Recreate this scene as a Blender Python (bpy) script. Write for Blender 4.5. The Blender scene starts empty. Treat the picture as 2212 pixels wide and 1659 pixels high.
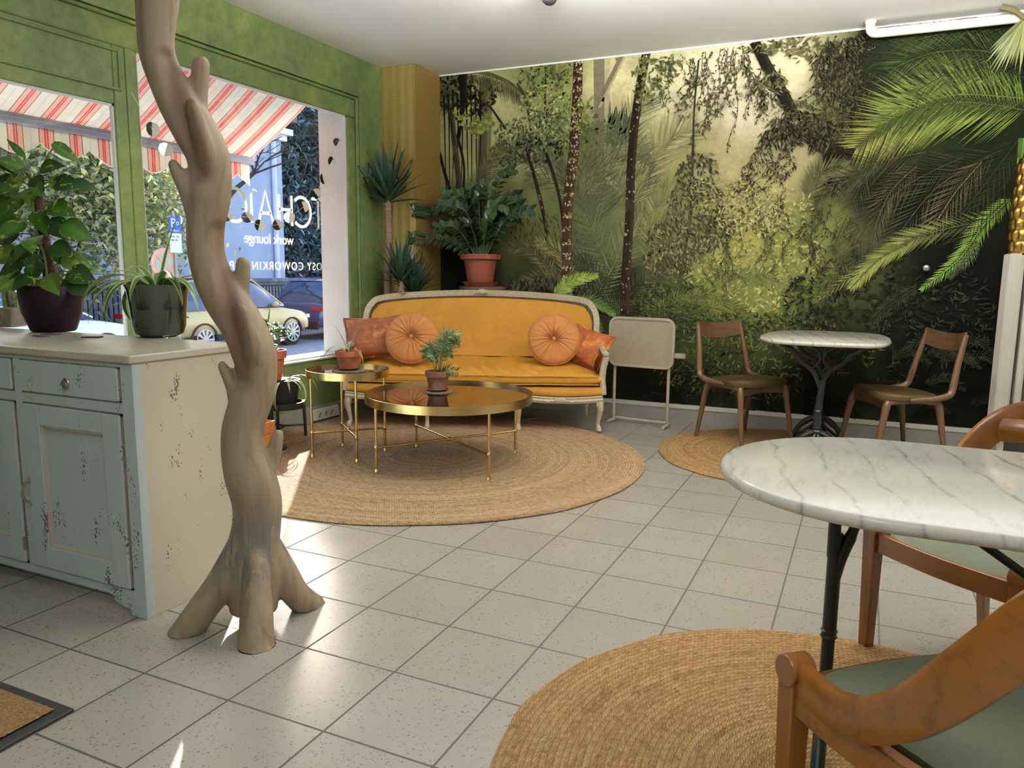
import bpy, bmesh, math, random
import numpy as np
from math import sin, cos, pi, radians as rad, sqrt, atan2, hypot
from mathutils import Vector, Matrix, noise

S = bpy.context.scene
COL = S.collection

# ------------------------------------------------------------------ camera
cam_d = bpy.data.cameras.new('camera')
cam = bpy.data.objects.new('camera', cam_d)
COL.objects.link(cam)
S.camera = cam
YAW, PITCH, ROLL = -0.433278, 0.148193, 0.0107709
_d = Vector((sin(YAW)*cos(PITCH), cos(YAW)*cos(PITCH), -sin(PITCH)))
_r = Vector((cos(YAW), -sin(YAW), 0)); _u = _r.cross(_d)
_R = _r*cos(ROLL)+_u*sin(ROLL); _U = -_r*sin(ROLL)+_u*cos(ROLL)
cam.matrix_world = Matrix(((_R.x, _U.x, -_d.x, 2.881), (_R.y, _U.y, -_d.y, -1.471), (_R.z, _U.z, -_d.z, 1.204), (0, 0, 0, 1)))
cam_d.sensor_width = 36; cam_d.lens = 26.789; cam_d.clip_start = 0.05; cam_d.clip_end = 400

# ------------------------------------------------------------------ world, sun, exposure
S.view_settings.view_transform = 'Standard'
try: S.view_settings.look = 'None'
except Exception: pass
S.view_settings.gamma = 1.0
S.view_settings.exposure = 0.12
S.view_settings.use_curve_mapping = False
S.cycles.max_bounces = 8
S.cycles.transparent_max_bounces = 16
S.cycles.caustics_reflective = False
S.cycles.caustics_refractive = False
S.cycles.sample_clamp_indirect = 4.0

W = bpy.data.worlds.new('sky'); S.world = W; W.use_nodes = True
wn = W.node_tree; wn.nodes.clear()
wo = wn.nodes.new('ShaderNodeOutputWorld'); wb = wn.nodes.new('ShaderNodeBackground')
sk = wn.nodes.new('ShaderNodeTexSky'); sk.sky_type = 'NISHITA'; sk.sun_disc = False
sk.sun_elevation = rad(32); sk.sun_rotation = rad(-35); sk.altitude = 400
sk.air_density = 1.3; sk.dust_density = 2.0
wb.inputs['Strength'].default_value = 0.62
wn.links.new(sk.outputs[0], wb.inputs[0]); wn.links.new(wb.outputs[0], wo.inputs[0])

sun_d = bpy.data.lights.new('sun', 'SUN'); sun_d.energy = 23.0; sun_d.angle = rad(0.55); sun_d.color = (1.0, 0.95, 0.86)
sun = bpy.data.objects.new('sun', sun_d); COL.objects.link(sun)
_el = rad(24.0)
sun.rotation_euler = Vector((0.574*cos(_el), -0.819*cos(_el), -sin(_el))).to_track_quat('-Z', 'Y').to_euler()
sun.location = (-8, 12, 8)

def area_lamp(name, loc, sx, sy, power, col, aim=(0, 0, -1)):
    l = bpy.data.lights.new(name, 'AREA'); l.shape = 'RECTANGLE'; l.size = sx; l.size_y = sy; l.energy = power; l.color = col
    o = bpy.data.objects.new(name, l); COL.objects.link(o); o.location = loc
    o.rotation_euler = Vector(aim).to_track_quat('-Z', 'Y').to_euler()
    return o
# added unseen fill lamps without fixtures, aimed up to brighten the room
area_lamp('fill_uplight', (3.35, 2.3, 2.52), 0.5, 0.5, 205, (1.0, 0.98, 0.93), (0, .2, 1))
area_lamp('fill_uplight', (1.6, 1.9, 2.52), 0.5, 0.5, 185, (0.96, 0.98, 1.0), (0, .1, 1))
area_lamp('fill_uplight', (2.5, -1.6, 2.52), 0.6, 0.6, 76, (0.86, 0.93, 1.0), (0, 0, 1))
# ------------------------------------------------------------------ helpers
def lin(c):
    return tuple((x/12.92 if x <= 0.04045 else ((x+0.055)/1.055)**2.4) for x in (v/255 for v in c))

class MB:
    """collects vertices and faces, then links them as one mesh object"""
    def __init__(s): s.v = []; s.f = []; s.c = []; s.m = []; s.uv = None
    def add(s, vs, fs, col=None, m=0):
        n = len(s.v)
        s.v += [tuple(v) for v in vs]
        s.f += [tuple(i+n for i in f) for f in fs]
        s.m += [m]*len(fs)
        s.c += [col if col is not None else (1, 1, 1)]*len(vs)
        return s
    def box(s, x0, x1, y0, y1, z0, z1, **k):
        return s.add([(x0,y0,z0),(x1,y0,z0),(x1,y1,z0),(x0,y1,z0),(x0,y0,z1),(x1,y0,z1),(x1,y1,z1),(x0,y1,z1)],
                     [(0,3,2,1),(4,5,6,7),(0,1,5,4),(1,2,6,5),(2,3,7,6),(3,0,4,7)], **k)
    def bar(s, a, b, w, h, up=(0,0,1), w2=None, h2=None, **k):
        """box bar from a to b, w across, h along up; may taper"""
        a = Vector(a); b = Vector(b); d = (b-a).normalized(); up = Vector(up)
        if abs(d.dot(up)) > .98: up = Vector((0,1,0))
        r = d.cross(up).normalized(); u = r.cross(d)
        w2 = w if w2 is None else w2; h2 = h if h2 is None else h2
        vs = []
        for p, ww, hh in ((a, w, h), (b, w2, h2)):
            for sx, sy in ((-1,-1),(1,-1),(1,1),(-1,1)): vs.append(p+r*sx*ww/2+u*sy*hh/2)
        return s.add(vs, [(0,1,2,3),(7,6,5,4),(0,4,5,1),(1,5,6,2),(2,6,7,3),(3,7,4,0)], **k)
    def tube(s, pts, r, n=10, caps=True, flat=1.0, **k):
        pts = [Vector(p) for p in pts]; m = len(pts)
        rr = r if isinstance(r, (list, tuple)) else [r]*m
        t0 = (pts[1]-pts[0]).normalized()
        up = Vector((0,0,1)) if abs(t0.z) < .9 else Vector((0,1,0))
        a = t0.cross(up).normalized(); vs = []
        for i, p in enumerate(pts):
            t = (pts[min(i+1,m-1)]-pts[max(i-1,0)])
            t = t.normalized() if t.length > 1e-9 else t0
            a = (a-t*a.dot(t)).normalized(); b = t.cross(a)
            for j in range(n):
                an = 2*pi*j/n; vs.append(p+a*cos(an)*rr[i]+b*sin(an)*rr[i]*flat)
        fs = [(i*n+j, i*n+(j+1)%n, (i+1)*n+(j+1)%n, (i+1)*n+j) for i in range(m-1) for j in range(n)]
        if caps: fs += [tuple(range(n-1,-1,-1)), tuple((m-1)*n+j for j in range(n))]
        return s.add(vs, fs, **k)
    def sweep(s, pts, prof, up=(0,0,1), scale=None, closed=False, **k):
        """profile [(across, up)] swept along pts with fixed up direction"""
        pts = [Vector(p) for p in pts]; m = len(pts); n = len(prof); up = Vector(up); vs = []
        for i, p in enumerate(pts):
            t = (pts[(i+1) % m if closed else min(i+1,m-1)]-pts[(i-1) % m if closed else max(i-1,0)]).normalized()
            r = t.cross(up)
            r = r.normalized() if r.length > 1e-6 else Vector((1,0,0))
            u = r.cross(t); sc = scale[i] if scale else (1,1)
            for a, b in prof: vs.append(p+r*a*sc[0]+u*b*sc[1])
        e = m if closed else m-1
        fs = [(i*n+j, i*n+(j+1)%n, ((i+1)%m)*n+(j+1)%n, ((i+1)%m)*n+j) for i in range(e) for j in range(n)]
        if not closed: fs += [tuple(range(n-1,-1,-1)), tuple((m-1)*n+j for j in range(n))]
        return s.add(vs, fs, **k)
    def lathe(s, prof, n=32, c=(0,0,0), close=False, **k):
        """prof [(r,z)] turned about z"""
        vs = []
        for r, z in prof:
            for j in range(n): vs.append((c[0]+r*cos(2*pi*j/n), c[1]+r*sin(2*pi*j/n), c[2]+z))
        m = len(prof)
        fs = [(i*n+j, i*n+(j+1)%n, (i+1)*n+(j+1)%n, (i+1)*n+j) for i in range(m-1) for j in range(n)]
        if prof[0][0] > 1e-5: fs.append(tuple(range(n-1,-1,-1)))
        if prof[-1][0] > 1e-5: fs.append(tuple((m-1)*n+j for j in range(n)))
        return s.add(vs, fs, **k)
    def ball(s, c, r, n=12, **k):
        rx, ry, rz = r if isinstance(r, (tuple, list)) else (r, r, r)
        vs = [(c[0], c[1], c[2]-rz)]; fs = []; h = max(4, n//2)
        for i in range(1, h):
            a = -pi/2+pi*i/h
            for j in range(n): vs.append((c[0]+rx*cos(a)*cos(2*pi*j/n), c[1]+ry*cos(a)*sin(2*pi*j/n), c[2]+rz*sin(a)))
        vs.append((c[0], c[1], c[2]+rz)); L = len(vs)-1
        for j in range(n): fs.append((0, 1+(j+1)%n, 1+j)); fs.append((L, L-n+j, L-n+(j+1)%n))
        for i in range(h-2):
            for j in range(n): fs.append((1+i*n+j, 1+i*n+(j+1)%n, 1+(i+1)*n+(j+1)%n, 1+(i+1)*n+j))
        return s.add(vs, fs, **k)
    def prism(s, poly, z0, z1, frame=None, **k):
        """2-D polygon extruded; frame maps (a,b,c)->xyz"""
        n = len(poly); fr = frame or (lambda a, b, c: (a, b, c))
        vs = [fr(a, b, z0) for a, b in poly]+[fr(a, b, z1) for a, b in poly]
        fs = [tuple(range(n-1,-1,-1)), tuple(range(n, 2*n))]+[(i, (i+1)%n, n+(i+1)%n, n+i) for i in range(n)]
        return s.add(vs, fs, **k)
    def grid(s, fn, nu, nv, **k):
        vs = [fn(i/nu, j/nv) for i in range(nu+1) for j in range(nv+1)]
        fs = [(i*(nv+1)+j, (i+1)*(nv+1)+j, (i+1)*(nv+1)+j+1, i*(nv+1)+j+1) for i in range(nu) for j in range(nv)]
        return s.add(vs, fs, **k)
    def build(s, name, mats, parent=None, smooth=True, bevel=0, loc=None, sub=0, remesh=0, angle=40, solid=0, color=False):
        me = bpy.data.meshes.new(name)
        me.from_pydata(s.v, [], s.f)
        if not isinstance(mats, (list, tuple)): mats = [mats]
        for m in mats: me.materials.append(m)
        if len(mats) > 1:
            for p, mi in zip(me.polygons, s.m): p.material_index = mi
        if color:
            at = me.color_attributes.new('tint', 'FLOAT_COLOR', 'POINT')
            flat = []
            for c in s.c: flat += [c[0], c[1], c[2], 1.0]
            at.data.foreach_set('color', flat)
        me.validate(); me.update()
        o = bpy.data.objects.new(name, me); COL.objects.link(o)
        if parent: o.parent = parent
        if loc: o.location = loc
        if solid:
            md = o.modifiers.new('solid', 'SOLIDIFY'); md.thickness = solid; md.offset = 0
        if bevel:
            md = o.modifiers.new('bevel', 'BEVEL'); md.width = bevel; md.segments = 2; md.limit_method = 'ANGLE'; md.angle_limit = rad(35)
        if sub:
            md = o.modifiers.new('sub', 'SUBSURF'); md.levels = sub; md.render_levels = sub
        if remesh:
            md = o.modifiers.new('remesh', 'REMESH'); md.mode = 'VOXEL'; md.voxel_size = remesh; md.use_smooth_shade = True
            md = o.modifiers.new('smooth', 'SMOOTH'); md.factor = .5; md.iterations = 6
            dg = bpy.context.evaluated_depsgraph_get(); ev = o.evaluated_get(dg)
            nm = bpy.data.meshes.new_from_object(ev, depsgraph=dg); o.modifiers.clear(); o.data = nm; me = nm
            me.name = name
        if smooth:
            for p in me.polygons: p.use_smooth = True
            if not sub and not remesh:
                try: me.set_sharp_from_angle(angle=rad(angle))
                except Exception: pass
        return o

def tag(o, label=None, cat=None, group=None, kind=None):
    if label: o['label'] = label
    if cat: o['category'] = cat
    if group: o['group'] = group
    if kind: o['kind'] = kind
    return o
def thing(name, label, cat, loc=(0,0,0), rotz=0, group=None):
    o = bpy.data.objects.new(name, None); COL.objects.link(o)
    o.empty_display_size = .1
    o.location = loc; o.rotation_euler = (0, 0, rotz)
    return tag(o, label, cat, group)
def copy_tree(o, parent=None):
    c = o.copy(); COL.objects.link(c); c.parent = parent
    for ch in list(o.children): copy_tree(ch, c)
    return c
def jc(r, lo, hi, c):
    k = r.uniform(lo, hi); h = r.uniform(-.05, .05)
    return (c[0]*k*(1+h), c[1]*k, c[2]*k*(1-h))
def spline(pts, n=8):
    """Catmull-Rom through n-dimensional points"""
    P = [tuple(p) for p in pts]; out = []; L = len(P)
    for i in range(L-1):
        p0 = P[max(i-1,0)]; p1 = P[i]; p2 = P[i+1]; p3 = P[min(i+2,L-1)]
        for k in range(n):
            t = k/n
            out.append(tuple(.5*((2*b)+(-a+c)*t+(2*a-5*b+4*c-d)*t*t+(-a+3*b-3*c+d)*t**3) for a, b, c, d in zip(p0, p1, p2, p3)))
    out.append(P[-1]); return out

# ------------------------------------------------------------------ materials
def N(nt, t, **k):
    n = nt.nodes.new(t)
    for a, v in k.items(): setattr(n, a, v)
    return n
def base_mat(name):
    m = bpy.data.materials.new(name); m.use_nodes = True
    nt = m.node_tree; b = nt.nodes['Principled BSDF']
    return m, nt, b
def ramp(nt, fac, stops, interp='LINEAR'):
    r = N(nt, 'ShaderNodeValToRGB'); r.color_ramp.interpolation = interp
    e = r.color_ramp.elements
    while len(e) > 1: e.remove(e[-1])
    e[0].position = stops[0][0]; e[0].color = (*stops[0][1], 1)
    for p, c in stops[1:]:
        x = e.new(p); x.color = (*c, 1)
    nt.links.new(fac, r.inputs[0]); return r.outputs[0]
def mth(nt, op, a, b=None, c=None):
    n = N(nt, 'ShaderNodeMath', operation=op)
    for i, v in enumerate((a, b, c)):
        if v is None: continue
        if isinstance(v, (int, float)): n.inputs[i].default_value = v
        else: nt.links.new(v, n.inputs[i])
    return n.outputs[0]
def mix(nt, fac, a, b, mode='MIX'):
    n = N(nt, 'ShaderNodeMix', data_type='RGBA', blend_type=mode)
    for i, v in ((0, fac), (6, a), (7, b)):
        if isinstance(v, (int, float)): n.inputs[i].default_value = v
        elif isinstance(v, tuple): n.inputs[i].default_value = (*v, 1)
        else: nt.links.new(v, n.inputs[i])
    return n.outputs[2]
def coords(nt, scale=(1,1,1), kind='Object', rot=(0,0,0)):
    t = N(nt, 'ShaderNodeTexCoord'); m = N(nt, 'ShaderNodeMapping')
    m.inputs['Scale'].default_value = scale; m.inputs['Rotation'].default_value = rot
    nt.links.new(t.outputs[kind], m.inputs[0]); return m.outputs[0]
def noise_t(nt, vec, scale, detail=4, rough=.55, dist=0):
    n = N(nt, 'ShaderNodeTexNoise'); n.inputs['Scale'].default_value = scale
    n.inputs['Detail'].default_value = detail; n.inputs['Roughness'].default_value = rough
    n.inputs['Distortion'].default_value = dist
    if vec is not None: nt.links.new(vec, n.inputs['Vector'])
    return n.outputs[0]
def bump(nt, b, h, strength=.3, dist=.01):
    n = N(nt, 'ShaderNodeBump'); n.inputs['Strength'].default_value = strength; n.inputs['Distance'].default_value = dist
    nt.links.new(h, n.inputs['Height']); nt.links.new(n.outputs[0], b.inputs['Normal'])
def pm(name, c1, c2=None, scale=8, rough=.6, metal=0, stretch=(1,1,1), bmp=0, bscale=60, lo=.35, hi=.65, sheen=0, spec=.5, coat=0, detail=4, trans=0):
    """plain procedural material: two tones mixed by noise, optional fine bump"""
    m, nt, b = base_mat(name)
    b.inputs['Roughness'].default_value = rough; b.inputs['Metallic'].default_value = metal
    b.inputs['Specular IOR Level'].default_value = spec
    c1 = lin(c1); c2 = lin(c2) if c2 else tuple(x*.85 for x in c1)
    v = coords(nt, stretch)
    nt.links.new(ramp(nt, noise_t(nt, v, scale, detail), [(lo, c1), (hi, c2)]), b.inputs['Base Color'])
    if bmp: bump(nt, b, noise_t(nt, v, bscale, 5), bmp, .004)
    if sheen: b.inputs['Sheen Weight'].default_value = sheen; b.inputs['Sheen Roughness'].default_value = .4
    if coat: b.inputs['Coat Weight'].default_value = coat; b.inputs['Coat Roughness'].default_value = .08
    if trans:
        tr = N(nt, 'ShaderNodeBsdfTranslucent'); mx = N(nt, 'ShaderNodeMixShader'); mx.inputs[0].default_value = trans
        src = b.inputs['Base Color'].links[0].from_socket
        nt.links.new(src, tr.inputs[0]); nt.links.new(b.outputs[0], mx.inputs[1]); nt.links.new(tr.outputs[0], mx.inputs[2])
        nt.links.new(mx.outputs[0], nt.nodes['Material Output'].inputs[0])
    return m
def wood(name, c1, c2, axis=2, scale=5, rough=.38, coat=0, knots=0):
    """grain runs along the object's given axis"""
    m, nt, b = base_mat(name)
    st = [9, 9, 9]; st[axis] = .7
    v = coords(nt, tuple(st))
    g = noise_t(nt, v, scale, 6, .6, .6)
    col = ramp(nt, g, [(.3, lin(c2)), (.5, lin(c1)), (.72, tuple(x*1.12 for x in lin(c1)))])
    nt.links.new(col, b.inputs['Base Color']); b.inputs['Roughness'].default_value = rough
    if coat: b.inputs['Coat Weight'].default_value = coat; b.inputs['Coat Roughness'].default_value = .15
    bump(nt, b, g, .12, .002)
    return m
def tint_mat(name, rough=.5, trans=0, gain=1.0, spec=.5, vary=0):
    """colour comes from the printed/leaf colour stored on the mesh"""
    m, nt, b = base_mat(name)
    a = N(nt, 'ShaderNodeAttribute', attribute_name='tint'); src = a.outputs[0]
    if gain != 1 or vary:
        src = mix(nt, 1.0, src, (gain, gain, gain), 'MULTIPLY')
    if vary:
        nz = noise_t(nt, coords(nt), vary, 5, .7)
        src = mix(nt, 1.0, src, ramp(nt, nz, [(.3, (.80, .80, .80)), (.7, (1.16, 1.16, 1.16))]), 'MULTIPLY')
    nt.links.new(src, b.inputs['Base Color']); b.inputs['Roughness'].default_value = rough
    b.inputs['Specular IOR Level'].default_value = spec
    if trans:
        tr = N(nt, 'ShaderNodeBsdfTranslucent'); mx = N(nt, 'ShaderNodeMixShader'); mx.inputs[0].default_value = trans
        nt.links.new(src, tr.inputs[0]); nt.links.new(b.outputs[0], mx.inputs[1]); nt.links.new(tr.outputs[0], mx.inputs[2])
        nt.links.new(mx.outputs[0], nt.nodes['Material Output'].inputs[0])
    return m
def glass_mat(name, tint=(1, 1, 1), f0=.05):
    m = bpy.data.materials.new(name); m.use_nodes = True; nt = m.node_tree; nt.nodes.clear()
    o = N(nt, 'ShaderNodeOutputMaterial'); mx = N(nt, 'ShaderNodeMixShader'); t = N(nt, 'ShaderNodeBsdfTransparent'); g = N(nt, 'ShaderNodeBsdfGlossy')
    t.inputs[0].default_value = (*tint, 1); g.inputs['Roughness'].default_value = .02
    fr = N(nt, 'ShaderNodeLayerWeight'); fr.inputs[0].default_value = .5
    k = mth(nt, 'MULTIPLY_ADD', mth(nt, 'POWER', fr.outputs['Facing'], 4.0), .7, f0)
    nt.links.new(k, mx.inputs[0]); nt.links.new(t.outputs[0], mx.inputs[1]); nt.links.new(g.outputs[0], mx.inputs[2]); nt.links.new(mx.outputs[0], o.inputs[0])
    return m
def emis(name, col, st):
    m, nt, b = base_mat(name)
    b.inputs['Emission Color'].default_value = (*lin(col), 1); b.inputs['Emission Strength'].default_value = st
    b.inputs['Base Color'].default_value = (*lin(col), 1); return m
# ------------------------------------------------------------------ room materials
T = 0.333
def floor_material():
    m, nt, b = base_mat('speckled_floor_tiles')
    v = coords(nt, (1/T, 1/T, 1)); sp = N(nt, 'ShaderNodeSeparateXYZ'); nt.links.new(v, sp.inputs[0])
    ds = []
    for i in (0, 1):
        f = mth(nt, 'FRACT', mth(nt, 'ADD', sp.outputs[i], 0.5)); ds.append(mth(nt, 'ABSOLUTE', mth(nt, 'SUBTRACT', f, 0.5)))
    d = mth(nt, 'MINIMUM', ds[0], ds[1])
    g = mth(nt, 'LESS_THAN', d, 0.0105)
    # one tone per tile
    cx = N(nt, 'ShaderNodeVectorMath', operation='FLOOR'); nt.links.new(v, cx.inputs[0])
    wn_ = N(nt, 'ShaderNodeTexWhiteNoise', noise_dimensions='2D'); nt.links.new(cx.outputs[0], wn_.inputs[0])
    tile = ramp(nt, wn_.outputs[0], [(0, lin((166, 159, 148))), (1, lin((176, 169, 158)))])
    ov = coords(nt)
    big = noise_t(nt, ov, 3, 3); tile = mix(nt, .25, tile, ramp(nt, big, [(.3, lin((158, 153, 146))), (.7, lin((186, 181, 174)))]))
    s1 = N(nt, 'ShaderNodeTexVoronoi'); s1.inputs['Scale'].default_value = 85; nt.links.new(ov, s1.inputs[0])
    s2 = noise_t(nt, ov, 12, 2)
    spk = mth(nt, 'LESS_THAN', s1.outputs['Distance'], mth(nt, 'MULTIPLY', s2, .42))
    tile = mix(nt, mth(nt, 'MULTIPLY', spk, .5), tile, lin((96, 84, 72)))
    s3 = N(nt, 'ShaderNodeTexVoronoi'); s3.inputs['Scale'].default_value = 38; nt.links.new(ov, s3.inputs[0])
    spk3 = mth(nt, 'LESS_THAN', s3.outputs['Distance'], .13)
    tile = mix(nt, mth(nt, 'MULTIPLY', spk3, .62), tile, lin((80, 68, 58)))
    col = mix(nt, g, tile, lin((62, 55, 50)))
    nt.links.new(col, b.inputs['Base Color'])
    nt.links.new(mth(nt, 'MULTIPLY_ADD', g, .5, .23), b.inputs['Roughness'])
    b.inputs['Specular IOR Level'].default_value = .75
    h = mth(nt, 'MULTIPLY_ADD', noise_t(nt, ov, 90, 3), .12, mth(nt, 'SMOOTH_MIN', d, .012, .004))
    bump(nt, b, mth(nt, 'ADD', mth(nt, 'MULTIPLY', mth(nt, 'MINIMUM', d, .013), 60), mth(nt, 'MULTIPLY', noise_t(nt, ov, 70, 3), .16)), .16, .003)
    return m
def green_plaster():
    m, nt, b = base_mat('green_limewash_plaster')
    v = coords(nt)
    n1 = noise_t(nt, v, 1.5, 7, .68, .6); n2 = noise_t(nt, v, 14, 5, .7)
    c = ramp(nt, n1, [(.32, lin((70, 94, 62))), (.5, lin((106, 124, 70))), (.66, lin((146, 156, 80)))])
    c = mix(nt, .35, c, ramp(nt, n2, [(.3, lin((66, 98, 64))), (.7, lin((146, 156, 92)))]))
    nt.links.new(c, b.inputs['Base Color']); b.inputs['Roughness'].default_value = .62
    bump(nt, b, n2, .12, .004); return m
def gold_herringbone(plain=False):
    m, nt, b = base_mat('gold_wallpaper' if plain else 'gold_herringbone_wallpaper')
    v = coords(nt); sp = N(nt, 'ShaderNodeSeparateXYZ'); nt.links.new(v, sp.inputs[0])
    b.inputs['Roughness'].default_value = .38; b.inputs['Metallic'].default_value = .25
    if plain:
        c = ramp(nt, noise_t(nt, v, 30, 4), [(.3, lin((150, 122, 66))), (.7, lin((164, 134, 76)))])
        nt.links.new(c, b.inputs['Base Color']); return m
    x = mth(nt, 'MULTIPLY', sp.outputs[0], 1/0.084)
    zig = mth(nt, 'ABSOLUTE', mth(nt, 'SUBTRACT', mth(nt, 'FRACT', x), .5))
    w = mth(nt, 'FRACT', mth(nt, 'MULTIPLY', mth(nt, 'ADD', sp.outputs[2], mth(nt, 'MULTIPLY', zig, .12)), 1/0.0185))
    line = mth(nt, 'LESS_THAN', w, .45)
    c = mix(nt, line, lin((150, 128, 66)), lin((208, 188, 118)))
    nt.links.new(c, b.inputs['Base Color']); bump(nt, b, w, .3, .004); return m

M_floor = floor_material(); M_green = green_plaster()
M_ceil = pm('white_ceiling_paint', (236, 234, 230), (230, 228, 224), 2, .8)
M_cream = pm('cream_wall_paint', (222, 220, 214), (214, 212, 206), 2, .8)
M_white = pm('white_gloss_paint', (242, 240, 232), (236, 233, 224), 6, .35)
M_skirt = pm('grey_skirting_tile', (158, 154, 148), (148, 144, 138), 5, .4)
M_glass = glass_mat('window_glass')

def struct(name, mb, m, smooth=False, bevel=0, **k):
    o = mb.build(name, m, smooth=smooth, bevel=bevel, **k); o['kind'] = 'structure'; return o
XL, XR, YB, YF, ZC = -1.03, 4.30, -3.2, 4.68, 2.905
XO = -1.34
struct('floor', MB().box(XO, XR+.15, YB-.15, YF+.15, -.12, 0), M_floor)
struct('ceiling', MB().box(XO, XR+.15, YB-.15, YF+.15, ZC, ZC+.15), M_ceil)
struct('wall_right', MB().box(XR, XR+.15, YB-.15, YF+.15, 0, ZC), M_cream)
struct('wall_back', MB().box(XL, XR, YB-.15, YB, 0, ZC), M_cream)
struct('wall_front', MB().box(XL, XR, YF+.004, YF+.15, 0, ZC), M_cream)
# window wall: solid masonry around two openings, green towards the room
w = MB()
w.box(XO, XL, YB, .35, 0, ZC); w.box(-1.10, XL, 3.93, YF+.15, 0, ZC); w.box(XO, XL, .35, 3.93, 2.60, ZC)
w.box(XO, XL, .35, 3.93, 0, .49)
struct('wall_left', w, M_green, bevel=.004)
# stepped inner casing
c = MB()
c.box(-1.12, -1.062, .35, 3.93, 2.43, 2.60); c.box(-1.10, -1.062, 3.80, 3.93, .49, 2.43); c.box(-1.12, -1.062, .35, .52, .49, 2.43)
struct('trim_1', c, M_green, bevel=.012)
c = MB()                                     # rounded bead along the casing
pts = [(-1.05, .36, 2.585), (-1.05, 3.915, 2.585), (-1.05, 3.915, .5)]
c.tube(pts[:2], .012, 8); c.tube(pts[1:], .016, 8)
struct('trim_2', c, M_green, smooth=True)
# post between the two panes with the fan panel beside it
p = MB(); p.box(-1.10, -1.055, 1.655, 1.815, .49, 2.43); p.box(-1.062, -1.045, 1.73, 1.80, .49, 2.43)
p.box(-1.10, -1.058, .52, 1.655, 2.11, 2.43)
struct('trim_3', p, M_green, bevel=.006)
p = MB()
for a in ((.56, 1.70, 2.395, 2.41), (.56, 1.70, 2.185, 2.20), (1.685, 1.70, 2.185, 2.41)): p.box(-1.062, -1.046, *a)
struct('trim_4', p, M_green, bevel=.005)
win1 = struct('window_1', MB().box(-1.086, -1.08, 1.81, 3.80, .49, 2.43), M_glass)
win2 = struct('window_2', MB().box(-1.086, -1.08, .52, 1.66, .49, 2.12), M_glass)
M_edge = pm('white_window_seal', (222, 224, 220), (214, 216, 212), 6, .4)
for w_, (ya, yb, zb, zt) in ((win1, (1.815, 3.795, .5, 2.43)), (win2, (.52, 1.655, .5, 2.11))):
    f = MB()
    for a in ((ya, ya+.012, zb, zt), (yb-.012, yb, zb, zt), (ya, yb, zb, zb+.012), (ya, yb, zt-.012, zt)): f.box(-1.09, -1.068, *a)
    f.build('window_seal', M_edge, w_, smooth=False)
h = MB(); h.box(-1.05, -1.035, 1.68, 1.715, .98, 1.12); h.bar((-1.03, 1.70, 1.015), (-1.02, 1.80, 1.012), .016, .02)
h.build('window_handle', pm('black_metal_handle', (34, 32, 30), None, 8, .35), win2, bevel=.004)
struct('trim_5', MB().box(XO+.01, -1.015, .36, 3.92, .485, .50), pm('pale_sill_board', (206, 210, 190), (192, 196, 176), 5, .5), bevel=.004)
# pilaster outside the pane (pinkish render)
M_pink = pm('pink_exterior_render', (236, 222, 214), (228, 212, 204), 3, .85)
struct('trim_6', MB().box(XO-.01, -1.101, 3.798, 4.9, -.9, 3.4), M_pink)
# pillar with gold wallpaper
struct('wall_pillar', MB().box(XL, -.703, 4.253, YF, 0, ZC-.002), [gold_herringbone()])
struct('wall_pillar_side', MB().box(-.703, -.699, 4.2505, YF, 0, ZC-.002), [gold_herringbone(True)])
struct('trim_7', MB().box(-.705, -.696, 4.247, 4.2545, 0, ZC-.002), pm('brass_corner_bead', (196, 172, 104), None, 8, .35, .5))
# skirtings
struct('baseboard_left', MB().box(XL, -1.012, YB, 4.25, 0, .123), M_skirt, bevel=.002)
struct('baseboard_front', MB().box(-.7, XR, 4.655, 4.685, 0, .104), M_skirt)
struct('trim_8', MB().box(-.7, XR, 4.648, 4.685, .104, .136), M_white, bevel=.002)
struct('baseboard_pillar', MB().box(XL, -.69, 4.24, 4.66, 0, .104), M_skirt)
struct('trim_9', MB().box(-.7, XR, YF-.012, YF-.001, ZC-.012, ZC), M_white)
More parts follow.
